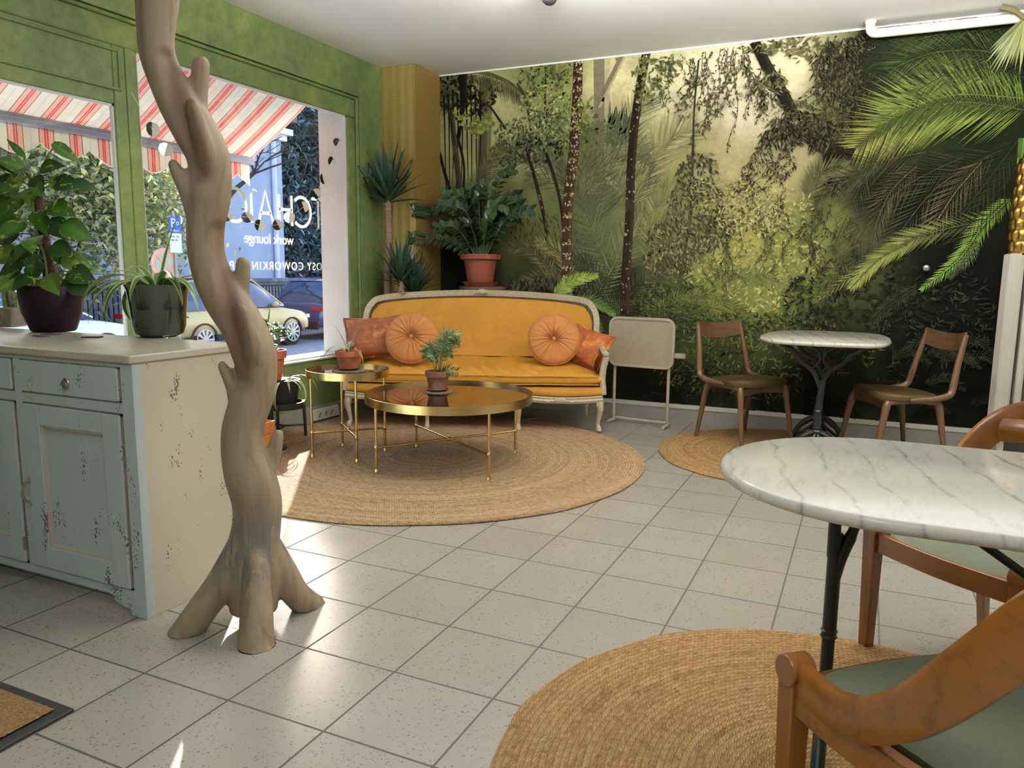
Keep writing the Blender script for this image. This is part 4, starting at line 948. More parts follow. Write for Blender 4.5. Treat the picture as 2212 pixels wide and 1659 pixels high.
# loose cushion with puckers
b = MB(); rs = random.Random(4)
def cush(u, v):
    """closed section round the cushion: v goes round, u along"""
    x = -.955+1.91*u; e = (1-abs(2*u-1)**14)
    a = 2*pi*v; cx = .33; ry = .345+.008*sin(9*u*pi); rz = .048
    sc = (abs(cos(a))**.32)*(1 if cos(a) > 0 else -1); ss = (abs(sin(a))**.55)*(1 if sin(a) > 0 else -1)
    y = cx-.345*sc*1.0+(yf(x)-.008 if sc > 0 else 0)*1.0; z = .388+rz*ss*(.55+.45*e)
    if ss > 0:
        w = noise.fractal(Vector((x*5.5+2, y*2.2, 1)), 1, 2, 3)
        z += .014*w+.060*min(1, max(0, (y+.02)/.55))**.8*e
        k = math.exp(-((x+.02)/.42)**2)*math.exp(-((y-.06)/.17)**2)
        z += k*.019*sin(x*55+6*sin(y*9))+.006*k
        z += .018*math.exp(-((x+.16)/.06)**2)*math.exp(-((y-.12)/.2)**2)
    return (x*(1 if abs(ss) < .5 else 1), y, z)
b.grid(cush, 150, 64)
for s in (0, 1):
    ring = [cush(s, j/64) for j in range(64)]; cen = (ring[0][0], .33, .388)
    b.add(ring+[cen], [((j+1) % 64, j, 64) if s else (j, (j+1) % 64, 64) for j in range(64)])
cu = b.build('seat_cushion', M_yel, sofa, angle=75)
b = MB()
for zz in (.418, .356): b.tube([(x, yf(x)-.028+(.01 if abs(x) > .93 else 0), zz+.004*noise.noise(Vector((x*4, zz, 0)))) for x in xs[1:-1]], .0045, 6)
b.build('piping', M_yel, cu)
# arched back
def arch(t, inset=0.0):
    """outline of the back from left foot over the top to the right foot; t in 0..1"""
    W_ = .945-inset; top = 1.005-inset; zs = .50
    P = [(-W_, zs), (-W_, .70), (-W_+.002, .82), (-W_+.035, .90), (-W_+.12, .952), (-.5*W_, .985), (0, 1.0), (.5*W_, .985), (W_-.12, .952), (W_-.035, .90), (W_-.002, .82), (W_, .70), (W_, zs)]
    P = [(x, z-(inset if z > .72 else 0)) for x, z in P]
    return P
A0 = spline(arch(0), 8)
def lean(z): return .60+.14*(z-.45)/.55
def curvein(x): return -.10*(abs(x)/.95)**4
b = MB(); b.sweep([(x, lean(z)+curvein(x), z) for x, z in A0], [(-.022, -.016), (.022, -.02), (.027, 0), (.016, .016), (-.016, .018), (-.026, .004)], up=(0, 1, 0))
b.build('back_frame', M_frame, sofa)
b = MB(); b.ball((0, lean(1.0)-.028, 1.012), (.048, .014, .022), 14)
for s in (-1, 1):
    for q in range(4): b.ball((s*(.014+.014*q), lean(1)-.034, 1.018-.005*q), (.010, .008, .018-.003*q), 8)
b.build('crest_carving', M_frame, sofa)
A1 = spline(arch(0, .03), 8)
b = MB(); b.sweep([(x, lean(z)+curvein(x)-.022, z) for x, z in A1], [(.005*cos(a*pi/3), .005*sin(a*pi/3)) for a in range(6)], up=(0, 1, 0)); b.build('back_trim', M_gimp, sofa)
b = MB(); A2 = [p[:2] for p in spline(arch(0, .035), 8)]; nA = len(A2)
rings = []
for k in range(9):
    f = k/8; out = []
    for x, z in A2:
        q = 1-f; X = x*(1-f*.98); Z = .62+(z-.62)*(1-f*.98) if True else z
        out.append((X, lean(Z)+curvein(X)-.018-.045*(1-(1-f)**3), Z))
    rings.append(out)
vs = [p for r_ in rings for p in r_]; fs = [(k*nA+j, k*nA+j+1, (k+1)*nA+j+1, (k+1)*nA+j) for k in range(8) for j in range(nA-1)]
fs += [(k*nA+nA-1, k*nA, (k+1)*nA, (k+1)*nA+nA-1) for k in range(8)]+[tuple(8*nA+j for j in range(nA))]
b.add(vs, fs)
vs2 = [(x, y+.05, z) for x, y, z in rings[0]]; b.add(vs2, [tuple(range(nA))]); b.build('backrest', M_yel, sofa, angle=70)
# arms
for s in (-1, 1):
    P = spline([(s*.93, .53, .66), (s*.955, .42, .64), (s*.97, .25, .62), (s*.978, .10, .60), (s*.985, .02, .585), (s*.985, -.005, .55), (s*.972, .004, .48), (s*.965, .0, .40), (s*.972, -.004, .34), (s*.975, -.01, .28)], 6)
    b = MB(); b.sweep(P, [(-.020, -.016), (.020, -.016), (.024, .0), (.012, .014), (-.012, .014), (-.024, 0)], up=(0, -.6, 1)); b.ball((s*.985, -.012, .585), (.026, .02, .024), 10)
    b.build('arm', M_frame, sofa)
    b = MB(); b.grid(lambda u, v: (s*(.93+.02*(1-u)-.03*sin(pi*v)), .52-.50*u, .40+(.215-.04*u)*v), 12, 8); b.grid(lambda u, v: (s*(.975), .52-.50*u, .36+(.24-.04*u)*v), 8, 4); b.build('arm_pad', M_yel, sofa, angle=70)
# cabriole legs
def cab_leg(x, y, s, back=False):
    b = MB()
    if back: P = [((x, y, .25), .022), ((x, y+.005, .15), .020), ((x, y+.03, .05), .017), ((x, y+.05, .002), .015)]
    else: P = [((x, y+.005, .262), .030), ((x+s*.006, y-.012, .215), .031), ((x+s*.012, y-.02, .165), .024), ((x+s*.002, y-.004, .09), .016), ((x-s*.002, y, .045), .015), ((x+s*.006, y-.014, .018), .020), ((x+s*.006, y-.016, .001), .018)]
    Q = spline([p+(r_,) for p, r_ in P], 5); b.tube([q[:3] for q in Q], [q[3] for q in Q], 12)
    if not back:
        for q in range(3): b.ball((x+(q-1)*.012, y-.036, .212-.012*abs(q-1)), (.008, .006, .014), 8)
    b.build('leg', M_frame, sofa)
for x, s in ((-.945, -1), (-.345, 0), (.345, 0), (.945, 1)): cab_leg(x, yf(x)+.02, s)
for x in (-.88, 0, .88): cab_leg(x, .56, 0, True)

# ------------------------------------------------------------------ cushions on the sofa
def on_sofa(lx, ly, lz):
    a = rad(22); return (.238+lx*cos(a)-ly*sin(a), 3.545+lx*sin(a)+ly*cos(a), lz+.013)
def round_cushion(label, loc, rz, tilt, lean_, r=.205):
    t = thing('round_cushion', label, 'cushion', loc, 0, 'round pleated cushions'); t.rotation_euler = (tilt, lean_, rz)
    b = MB(); nr, nt2 = 24, 144; rn = random.Random(int(loc[0]*100)); ph = [rn.uniform(0, 6) for _ in range(5)]
    for side in (-1, 1):
        vs = []; fs = []
        for i in range(nr+1):
            f = i/nr; rr = r*f
            for j in range(nt2):
                a = 2*pi*j/nt2
                th = .058*(max(0, 1-f**3.2))**.5; th *= (1-.62*math.exp(-(f/.20)**2))
                pl = .0055*(1-f)**.55*min(1, f*7)*(sin(22*a+ph[0]+.8*sin(3*a+ph[1]))+.6*sin(37*a+ph[2]+2*f))
                vs.append((rr*cos(a)*(1+.012*sin(3*a+ph[3])), side*(th+pl), rr*sin(a)))
        for i in range(nr):
            for j in range(nt2):
                q = (i*nt2+j, i*nt2+(j+1) % nt2, (i+1)*nt2+(j+1) % nt2, (i+1)*nt2+j); fs.append(q if side > 0 else q[::-1])
        b.add(vs, fs)
    b.build('cover', M_peach, t, angle=80)
    b = MB(); b.ball((0, -.026, 0), (.017, .010, .017), 14); b.build('button', M_peach, t)
    b = MB(); b.sweep([(r*1.005*cos(k*pi/36)*(1+.012*sin(3*k*pi/36+ph[3])), 0, r*1.005*sin(k*pi/36)) for k in range(72)], [(.004*cos(q*pi/3), .004*sin(q*pi/3)) for q in range(6)], up=(0, 1, 0), closed=True); b.build('piping', M_peach, t)
    return t
def fur_cushion(label, loc, rot, w, h, mat, th=.085):
    t = thing('velvet_cushion', label, 'cushion', loc, 0, 'crushed velvet cushions'); t.rotation_euler = rot
    b = MB(); n = 30
    for side in (-1, 1):
        def f(u, v):
            a = 2*u-1; c_ = 2*v-1; e = max(0, (1-abs(a)**3.0))*max(0, (1-abs(c_)**3.0)); pin = 1-.10*(1-abs(c_)**2)*abs(a)**3; pin2 = 1-.12*(1-abs(a)**2)*abs(c_)**3
            y = th*e**.45+.006*noise.fractal(Vector((a*3+side, c_*3, loc[0]*9)), 1, 2, 3)*min(1, e*4)
            return (a*w/2*pin, side*y, c_*h/2*pin2)
        g = MB(); g.grid(f, n, n)
        if side < 0: g.f = [q[::-1] for q in g.f]
        b.add(g.v, g.f)
    b.build('cover', mat, t, angle=80)
    edge = []
    def e_(a, c_):
        pin = 1-.10*(1-abs(c_)**2)*abs(a)**3; pin2 = 1-.12*(1-abs(a)**2)*abs(c_)**3; return (a*w/2*pin*1.02, 0, c_*h/2*pin2*1.02)
    for k in range(16): edge.append(e_(-1+k/8, -1))
    for k in range(16): edge.append(e_(1, -1+k/8))
    for k in range(16): edge.append(e_(1-k/8, 1))
    for k in range(16): edge.append(e_(-1, 1-k/8))
    b = MB(); b.sweep(edge, [(.011*cos(q*pi/4), .011*sin(q*pi/4)) for q in range(8)], up=(0, 1, 0), closed=True); b.build('flange', mat, t)
    return t
fur_cushion('rust crushed velvet rectangular cushion leaning in the left corner of the sofa', on_sofa(-.80, .30, .655), (rad(-16), rad(-5), rad(22)), .50, .33, M_rust_fur)
round_cushion('apricot round pleated cushion leaning at the left of the sofa behind the palm pot', on_sofa(-.49, .17, .672), rad(16), rad(-24), rad(8))
fur_cushion('burnt orange crushed velvet cushion slumped against the right arm of the sofa', on_sofa(.86, .30, .600), (rad(-26), rad(14), rad(-14)), .36, .30, M_gold_fur)
round_cushion('apricot round pleated cushion tilted at the right end of the sofa', on_sofa(.60, .24, .665), rad(30), rad(-20), rad(-12), .20)
# ------------------------------------------------------------------ Danish dining chairs (local +y = front)
M_teak = wood('brown_teak', (92, 66, 42), (66, 46, 28), 2, 4, .36)
M_teakh = wood('brown_teak_cross_grain', (80, 56, 36), (52, 36, 22), 0, 4, .36)
M_seatbr = pm('olive_brown_leather', (70, 54, 24), (54, 42, 18), 6, .42, bmp=.15, bscale=120)
def dining_chair(label, x, y, rz):
    t = thing('dining_chair', label, 'chair', (x, y, .013), rz, 'brown wooden chairs at the far marble table')
    b = MB()
    def seat(u, v):
        a = 2*pi*v; f = u
        sx = abs(cos(a))**.6*(1 if cos(a) > 0 else -1); sy = abs(sin(a))**.6*(1 if sin(a) > 0 else -1)
        w_ = .235+.012*sy; return (w_*f*sx, .215*f*sy-.0, .452+.012*sy*f-.016*(1-f*f)*0-.014*(1-f)**2+ (-.018 if f > .97 else 0))
    b.grid(seat, 14, 48); b.grid(lambda u, v: tuple(Vector(seat(1, v))+Vector((0, 0, -.022*u))), 2, 48); b.prism([(seat(1, k/24)[0]*.98, seat(1, k/24)[1]*.98) for k in range(24)], .41, .43)
    b.build('seat', M_seatbr, t, angle=60)
    for s in (-1, 1):
        P = spline([(s*.226, .03, .418), (s*.236, -.08, .424), (s*.238, -.17, .436), (s*.236, -.222, .462), (s*.228, -.240, .53), (s*.216, -.262, .64), (s*.205, -.292, .76), (s*.198, -.308, .825)], 5)
        b = MB(); b.tube(P, [.014+.007*min(1, i/8) if i < 20 else .021-.007*(i-20)/15 for i in range(len(P))], 12, flat=1.0); b.build('back_post', M_teak, t)
        for q in (-1, 1):
            b = MB(); Q = spline([(s*.205, q*.155, .405), (s*.212, q*.172, .36), (s*.222, q*.196, .22), (s*.236, q*.232, .0)], 5)
            b.tube(Q, [.020+.004*min(1, i/4)-(.012*max(0, i-5)/11) for i in range(len(Q))], 12); b.build('leg', M_teak, t)
        b = MB(); b.tube(spline([(s*.207, .165, .392), (s*.206, .08, .405), (s*.206, -.08, .405), (s*.207, -.165, .392)], 5), .0155, 10); b.build('side_rail', M_teak, t)
    for q in (-1, 1):
        b = MB(); b.sweep(spline([(-.205, q*.165, .375), (0, q*.15, .385), (.205, q*.165, .375)], 6), [(-.010, -.022), (.010, -.022), (.010, .022), (-.010, .022)]); b.build('rail', M_teakh, t, angle=30)
    b = MB()
    def back(u, v):
        a = 2*u-1; bow = -.030*(1-a*a); zt = .842-.020*(1-a*a); zb = .742-.030*(1-a*a); z = zb+(zt-zb)*v
        return (a*.208, -.262-.16*(z-.64)+bow*1.0, z)
    b.grid(back, 24, 8); b.grid(lambda u, v: tuple(Vector(back(u, 1-v))+Vector((0, -.016, 0))), 24, 8)
    for v0 in (0, 1): b.grid(lambda u, w_: tuple(Vector(back(u, v0))+Vector((0, -.016*w_, 0))), 24, 1)
    for u0 in (0, 1): b.grid(lambda w_, v: tuple(Vector(back(u0, v))+Vector((0, -.016*w_, 0))), 1, 8)
    b.build('backrest', M_teakh, t, angle=40)
    return t
dining_chair('brown wooden dining chair left of the far marble table, nearer the tray table', 2.135, 4.13, rad(-128))
dining_chair('brown wooden dining chair right of the far marble table, nearer the radiator', 3.085, 4.02, rad(118))

# ------------------------------------------------------------------ gondola chairs (local +y = front, origin at middle of front edge)
M_oak = wood('honey_oak', (132, 80, 24), (106, 62, 16), 0, 2.5, .3, coat=.3)
M_oakd = wood('honey_oak_upright', (126, 76, 24), (98, 56, 16), 2, 3.5, .3, coat=.3)
M_sage = velvet('sage_velour', (98, 104, 80), (86, 92, 72), (110, 115, 90), 3)
def gondola_chair(label, x, y, rz, zk=.47):
    t = thing('gondola_chair', label, 'chair', (x, y, .013), rz, 'honey wood chairs at the near marble table')
    k = zk/.47
    for s in (-1, 1):
        # front leg with turned scroll on top
        b = MB(); b.bar((s*.228, -.012, .0), (s*.232, -.012, .425*k), .034, .034, up=(0, 1, 0), w2=.046, h2=.046); b.build('front_leg', M_oakd, t, bevel=.003)
        b = MB(); b.tube([(s*.206, -.012, .440*k), (s*.258, -.012, .440*k)], .031, 24); b.build('scroll', M_oakd, t, bevel=.003)
        b = MB(); b.bar((s*.165, -.50, .0), (s*.150, -.425, .40*k), .026, .030, up=(0, 1, 0), w2=.036, h2=.040); b.build('back_leg', M_oakd, t, bevel=.003)
        # sweeping arm: from the scroll, along the seat rail, then up into the back
        P = [(.232, -.01, .432, .036), (.230, -.06, .425, .036), (.228, -.12, .423, .036), (.228, -.19, .445, .037), (.228, -.27, .50, .039), (.226, -.34, .575, .041), (.216, -.40, .655, .042), (.190, -.452, .735, .042), (.150, -.492, .79, .043), (.09, -.518, .82, .045), (0, -.528, .828, .046)]
        Q = spline([(s*a, b_, c_*k, h_) for a, b_, c_, h_ in P], 6)
        pr = [(-.013, -1), (.013, -1), (.016, -.8), (.016, .75), (.009, 1), (-.009, 1), (-.016, .75), (-.016, -.8)]
        b = MB(); pts = [Vector(q[:3]) for q in Q]; vs = []; n = 8
        for i, p in enumerate(pts):
            tg = (pts[min(i+1, len(pts)-1)]-pts[max(i-1, 0)]).normalized(); outw = Vector((tg.y, -tg.x, 0)); outw = outw.normalized() if outw.length > .05 else Vector((s, 0, 0))
            if outw.x*s < -.01: outw = -outw
            if abs(p.x) < .01: outw = Vector((0, -1, 0))
            up = tg.cross(outw).normalized()
            if up.z < 0: up = -up
            for a_, u_ in pr: vs.append(p+outw*a_+up*u_*Q[i][3])
        fs = [(i*n+j, i*n+(j+1) % n, (i+1)*n+(j+1) % n, (i+1)*n+j) for i in range(len(pts)-1) for j in range(n)]+[tuple(range(n-1, -1, -1)), tuple((len(pts)-1)*n+j for j in range(n))]
        b.add(vs, fs); b.build('arm', M_oak, t, angle=50)
        # lower side rail
        b = MB(); b.sweep(spline([(s*.232, -.02, .395*k), (s*.228, -.12, .392*k), (s*.205, -.27, .388*k), (s*.160, -.43, .384*k)], 5), [(-.014, -.034), (.014, -.034), (.014, .026), (-.014, .026)]); b.build('side_rail', M_oak, t, bevel=.003, angle=30)
    b = MB(); b.sweep(spline([(-.21, -.012, .39*k), (0, .004, .39*k), (.21, -.012, .39*k)], 5), [(-.012, -.034), (.012, -.034), (.012, .028), (-.012, .028)]); b.sweep(spline([(-.155, -.43, .385*k), (0, -.455, .385*k), (.155, -.43, .385*k)], 5), [(-.012, -.03), (.012, -.03), (.012, .026), (-.012, .026)]); b.build('rail', M_oak, t, bevel=.003, angle=30)
    b = MB()
    def seat(u, v):
        a = 2*pi*v; sx = abs(cos(a))**.45*(1 if cos(a) > 0 else -1); sy = abs(sin(a))**.45*(1 if sin(a) > 0 else -1)
        f = u; Y = -.215+.222*f*sy; w_ = .214-.058*max(0, -(Y+.03))/.42
        return (w_*f*sx, Y, (.418+.040*(1-f**3.2))*k)
    b.grid(seat, 18, 56); b.grid(lambda u, v: tuple(Vector(seat(1, v))+Vector((0, 0, -.05*u))), 2, 56); b.build('seat', M_sage, t, angle=80)
    b = MB(); b.grid(lambda u, v: (-.135+.27*u, -.505+.06*(2*u-1)**2-.01*v*0, (.72+.085*v)*k), 10, 3); b.grid(lambda u, v: (-.135+.27*u, -.50+.06*(2*u-1)**2+.02*sin(pi*v), (.72+.085*v)*k), 10, 4); b.build('back_panel', M_oak, t, angle=60)
    return t
# A = knob position of the visible front corner
f1 = Vector((.77, .64)).normalized(); c1_ = Vector((2.80, .0))+f1*.232
gondola_chair('honey wood gondola chair with sage green seat in the bottom right foreground', c1_.x, c1_.y, atan2(f1.y, f1.x), .475)
f2 = Vector((-.76, .65)).normalized(); c2_ = Vector((2.945, 1.12))-f2*.232
gondola_chair('honey wood gondola chair with sage seat behind the near oval table', c2_.x, c2_.y, atan2(f2.y, f2.x), .43)
# ------------------------------------------------------------------ plants
RP = random.Random(11)
def strap(b, p, dirv, L, w, droop, c_mid, c_edge=None, n=9, fold=.25, lift=0.9, tipc=None):
    """long arching leaf from p heading dirv (horizontal) with initial rise 'lift'"""
    d = Vector(dirv); d.z = 0; d = d.normalized() if d.length > 1e-5 else Vector((1, 0, 0)); side = Vector((-d.y, d.x, 0)); el = math.asin(max(-1, min(1, lift))); q = Vector(p); vs = []; cs = []
    for i in range(n+1):
        t = i/n; ww = w*(min(1, .45+2.2*t))*(1-t**2.6)+.0004
        up = Vector((0, 0, 1))
        vs += [q-side*ww+up*ww*fold, q-side*ww*.55+up*ww*fold*.4, q, q+side*ww*.55+up*ww*fold*.4, q+side*ww+up*ww*fold]
        ce = c_edge or c_mid; cs += [ce, c_mid, tuple(x*.9 for x in c_mid), c_mid, ce]
        a = el-droop*t; q = q+(d*cos(a)+up*sin(a))*(L/n)
    m = len(b.v); b.v += [tuple(v) for v in vs]; b.c += [lin(c) for c in cs]
    for i in range(n):
        for j in range(4): a = m+i*5+j; b.f.append((a, a+1, a+6, a+5)); b.m.append(0)
def leafshape(b, p, d, up, L, w, col, shape='oval', curl=.25, c2=None, fold=.3):
    """broad leaf starting at p, along d, face normal up"""
    d = Vector(d).normalized(); up = Vector(up); s = d.cross(up); s = s.normalized() if s.length > 1e-4 else Vector((1, 0, 0)); up = s.cross(d)
    if shape == 'heart': W_ = [(-.10, .34), (.04, .78), (.22, 1.0), (.45, .86), (.68, .52), (.86, .22), (1.0, .0)]
    elif shape == 'oval': W_ = [(0, .05), (.15, .62), (.38, 1.0), (.62, .92), (.84, .5), (1.0, .0)]
    else: W_ = [(0, .08), (.2, .8), (.45, 1.0), (.7, .7), (1.0, .0)]
    m = len(b.v)
    for t, ww in W_:
        q = Vector(p)+d*(L*t)-up*(curl*L*t*t)
        for k in (-1, -.5, 0, .5, 1):
            v = q+s*(w*ww*k)+up*(abs(k)*w*ww*fold*(1 if abs(k) < 1 else .85)); b.v.append(tuple(v))
            cc = col if (k != 0 or not c2) else c2
            b.c.append(lin(tuple(x*(1+.06*k) for x in cc)))
    for i in range(len(W_)-1):
        for j in range(4): a = m+i*5+j; b.f.append((a, a+1, a+6, a+5)); b.m.append(0)
def pot(par, prof, mat, name='pot', n=40):
    b = MB(); b.lathe(prof, n); return b.build(name, mat, par, angle=35)
def soil(par, r, z):
    b = MB(); b.grid(lambda u, v: (r*u*cos(2*pi*v), r*u*sin(2*pi*v), z+.004*noise.noise(Vector((u*9, v*17, r*50)))*(1-u*.5)), 8, 28); return b.build('soil', M_soil, par)
def saucer(label, x, y, z, r, mat):
    b = MB(); b.lathe([(0, 0), (r*.8, 0), (r*.97, .012), (r, .014), (r*.96, .016), (r*.8, .005), (0, .005)], 36); o = b.build('saucer', mat, None, loc=(x, y, z)); return tag(o, label, 'saucer')
def coaster(label, x, y, z, r, mat):
    b = MB(); n = 64; vs = []
    for q, (k, zz) in enumerate(((0, .006), (.5, .006), (.92, .006), (1, .004), (1, 0))):
        for j in range(n): w_ = r*k*(1+(.03*sin(16*2*pi*j/n) if k >= .9 else 0)); vs.append((w_*cos(2*pi*j/n), w_*sin(2*pi*j/n), zz))
    b.add(vs, [(i*n+j, i*n+(j+1) % n, (i+1)*n+(j+1) % n, (i+1)*n+j) for i in range(4) for j in range(n)]); o = b.build('coaster', mat, None, loc=(x, y, z)); return tag(o, label, 'coaster')
tc_prof = lambda r, h: [(0, 0), (r*.70, 0), (r*.90, h*.70), (r*.92, h*.72), (r*1.0, h*.72), (r*1.03, h), (r*.93, h), (r*.88, h*.80), (r*.84, h*.78)]
M_saucer = pm('brown_clay_saucer', (84, 58, 46), (66, 46, 38), 12, .7)
M_cork = jute_mat('woven_brown_coaster', (150, 122, 98), (172, 146, 120), (116, 88, 68), .009)

# side table: small pot with a thin spider plant
sx, sy = -.115, 2.50; zt = .013+.558-.018
coaster('thin round woven coaster under the small terracotta pot on the side table', sx, sy, zt, .105, M_cork)
saucer('dark clay saucer beneath the small terracotta pot on the side table', sx, sy, zt+.006, .072, M_saucer)
t = thing('potted_spider_plant', 'small terracotta pot with a sparse spider plant on the brass side table', 'plant', (sx, sy, zt+.012))
pot(t, tc_prof(.082, .118), M_terra); soil(t, .072, .10)
b = MB(); CR = (216, 214, 178); G = (92, 112, 64)
for dx, dy, L, dr, lf in ((.5, .2, .22, .9, .97), (.2, .3, .20, .5, .98), (-.3, -.1, .22, .5, .97), (-1, .1, .26, 2.0, .62), (1, -.3, .24, 3.0, .7), (-1, -.4, .20, 3.4, .5), (.9, .3, .1, 1, .8), (.3, -.8, .12, 1.6, .8), (-.5, .6, .12, 1, .9)):
    strap(b, (dx*.008, dy*.008, .10), (dx, dy, 0), L, .007, dr, G, CR, n=12, lift=lf)
b.build('foliage', M_leaf, t, color=True, angle=180)
# coffee table: parlour palm
px_, py_ = .455, 2.655; zc = .013+.443-.018
coaster('scalloped round woven coaster under the palm pot on the coffee table', px_, py_, zc, .098, M_cork)
saucer('dark clay saucer beneath the palm pot on the coffee table', px_, py_, zc+.006, .068, M_saucer)
t = thing('potted_palm', 'weathered terracotta pot with a small feathery parlour palm on the brass coffee table', 'plant', (px_, py_, zc+.012))
pot(t, tc_prof(.078, .122), M_terra_old); soil(t, .068, .104)
b = MB()
for q in range(17):
    a = RP.uniform(0, 2*pi); ln_ = RP.uniform(.0, .13); bx, by = .018*cos(a), .018*sin(a)
    if q < 8: ax, ay = .075*(.7+RP.random()*.6), .04; topz = RP.uniform(.20, .30)
    elif q < 12: ax, ay = -.06*(.6+RP.random()*.8), -.02; topz = RP.uniform(.14, .24)
    else: ax, ay, topz = .06*cos(a), .06*sin(a), RP.uniform(.10, .24)
    if q == 16: ax, ay, topz = .12, -.03, .04
    P = spline([(bx, by, .10), (bx+ax*.2, by+ay*.2, .10+topz*.55), (bx+ax*.6, by+ay*.6, .10+topz*.92), (bx+ax*1.25, by+ay*1.25, .10+topz*.90)], 9)
    m = len(b.v); b.tube(P, [.0022-.0014*i/len(P) for i in range(len(P))], 5, col=lin((96, 124, 56)))
    g = RP.choice(((64, 88, 36), (82, 104, 42), (50, 72, 34)))
    for i in range(9, len(P)-1):
        p = Vector(P[i]); tg = (Vector(P[i+1])-p).normalized(); sd = tg.cross(Vector((.4, -.9, .25))).normalized()
        for s in (-1, 1):
            dd = (sd*s*1.0+tg*.85+Vector((RP.uniform(-.2, .2), RP.uniform(-.3, .1), RP.uniform(-.35, .05)))); leafshape(b, p, dd, (.3, -.8, .5), RP.uniform(.035, .06)*(1-.5*abs(i/len(P)-.6)), .0027, jc(RP, .85, 1.15, g), 'blade', .3)
b.build('foliage', M_leaf, t, color=True, angle=180)

# yucca with two canes behind the sofa
t = thing('yucca_plant', 'tall yucca with bare canes and sword leaf rosettes in the corner behind the sofa', 'plant', (-.825, 4.065, .0))
pot(t, [(0, 0), (.085, 0), (.105, .24), (.112, .26), (.105, .27), (.098, .25), (.09, .22)], pm('dark_plastic_planter', (48, 50, 46), None, 8, .6)); soil(t, .092, .225)
M_cane = pm('ringed_brown_cane', (112, 84, 68), (146, 122, 102), 26, .8, stretch=(1, 1, 9), bmp=.6, bscale=20)
M_yuc = tint_mat('yucca_leaf', .4, .1)
canes = (((-.03, .0, .22), (-.045, 0, .9), (-.025, .0, 1.42), (-.03, 0, 1.80), .031), ((.10, -.05, .22), (.125, -.05, .7), (.13, -.05, .98), (.125, -.05, 1.13), .026), ((.14, .06, .22), (.17, .06, .7), (.19, .06, .95), (.19, .06, 1.02), .022))
for c_ in canes:
    b = MB(); P = spline(c_[:4], 10); b.tube(P, [c_[4]*(1+.03*sin(i*2.1)) for i in range(len(P))], 14); b.build('cane', M_cane, t)
    b = MB(); big = c_[3][2] > 1.5; nL = 44 if big else 38
    for q in range(nL):
        a = q*2.399; f = q/nL; el = .995-.62*(1-f)**1.6 if q > 4 else .2; L = (RP.uniform(.36, .50) if big else RP.uniform(.30, .42))*(.75+.25*f)
        strap(b, Vector(c_[3])+Vector((.012*cos(a), .012*sin(a), -.05+.06*f)), (cos(a), sin(a), 0), L, .026 if big else .019, RP.uniform(.05, .4)*(1-f*.6), jc(RP, .8, 1.2, (44, 72, 56)), None, n=7, lift=min(.995, el), fold=.35)
    b.build('rosette', M_yuc, t, color=True, angle=180)

# zz plant on a pedestal
ped = MB(); ped.lathe([(0, 0), (.11, 0), (.11, .02), (.09, .05), (.08, .5), (.09, .96), (.10, 1.005), (.19, 1.02), (.20, 1.035), (.20, 1.062), (0, 1.062)], 40)
tag(ped.build('plant_pedestal', pm('brown_painted_pedestal', (104, 76, 60), (88, 62, 48), 10, .7), None, loc=(-.135, 4.42, .0)), 'round brown pedestal holding the big plant behind the sofa back', 'pedestal')
M_ztc = pm('smooth_terracotta_plastic', (132, 68, 46), (122, 60, 42), 6, .5)
b = MB(); b.lathe([(0, 0), (.13, 0), (.152, .035), (.157, .038), (.150, .040), (.128, .008), (0, .008)], 40); tag(b.build('plant_saucer', M_ztc, None, loc=(-.145, 4.40, 1.063)), 'wide terracotta coloured saucer under the big potted plant behind the sofa', 'saucer')
t = thing('potted_zz_plant', 'large dark green plant with glossy leaflets in a terracotta pot on the pedestal', 'plant', (-.145, 4.40, 1.072))
pot(t, [(0, 0), (.105, 0), (.140, .215), (.172, .222), (.176, .262), (.166, .264), (.150, .25), (.145, .235)], M_ztc); soil(t, .15, .238)
b = MB(); st = MB()
for q in range(34):
    a = q*2.399+.3; f = (q+.5)/34; reach = .08+.44*sqrt(f)*RP.uniform(.75, 1.1); hgt = RP.uniform(.36, .62)*(1.1-.42*f)
    if q == 30: a, reach, hgt = 2.9, .56, .46
    if q == 31: a, reach, hgt = 3.3, .60, .17
    if q == 32: a, reach, hgt = .7, .34, .74
    yy = .45*reach*sin(a)
    if yy > .2: yy = .2
    P = spline([(.05*cos(a), .04*sin(a), .23), (.05*cos(a)+reach*.22*cos(a), yy*.3, .23+hgt*.5), (reach*.6*cos(a), yy*.65, .23+hgt*.9), (reach*cos(a)*1.05, yy, .23+hgt*(1.0 if q % 3 else .86))], 6)
    st.tube(P, [.0075-.005*i/len(P) for i in range(len(P))], 6)
    g = RP.choice(((44, 66, 40), (56, 80, 48), (36, 56, 36), (74, 96, 66)))
    for i in range(4, len(P)-1):
        p = Vector(P[i]); tg = (Vector(P[i+1])-p).normalized(); sd = tg.cross(Vector((0, -1, .5))).normalized()
        for s in (-1, 1):
            for h2 in ((0,) if i % 2 else (0, .5)):
                pp = p+(Vector(P[i+1])-p)*h2; dd = sd*s+tg*.55+Vector((0, -.1, RP.uniform(-.15, .25)))
                leafshape(b, pp, dd, (0, -.6, .8), RP.uniform(.060, .085), .0175, jc(RP, .8, 1.2, g), 'oval', .15, fold=.2)
b.build('foliage', tint_mat('glossy_dark_leaf', .25, .06), t, color=True, angle=180); st.build('stems', pm('dark_green_stem', (58, 74, 42), None, 8, .5), t)

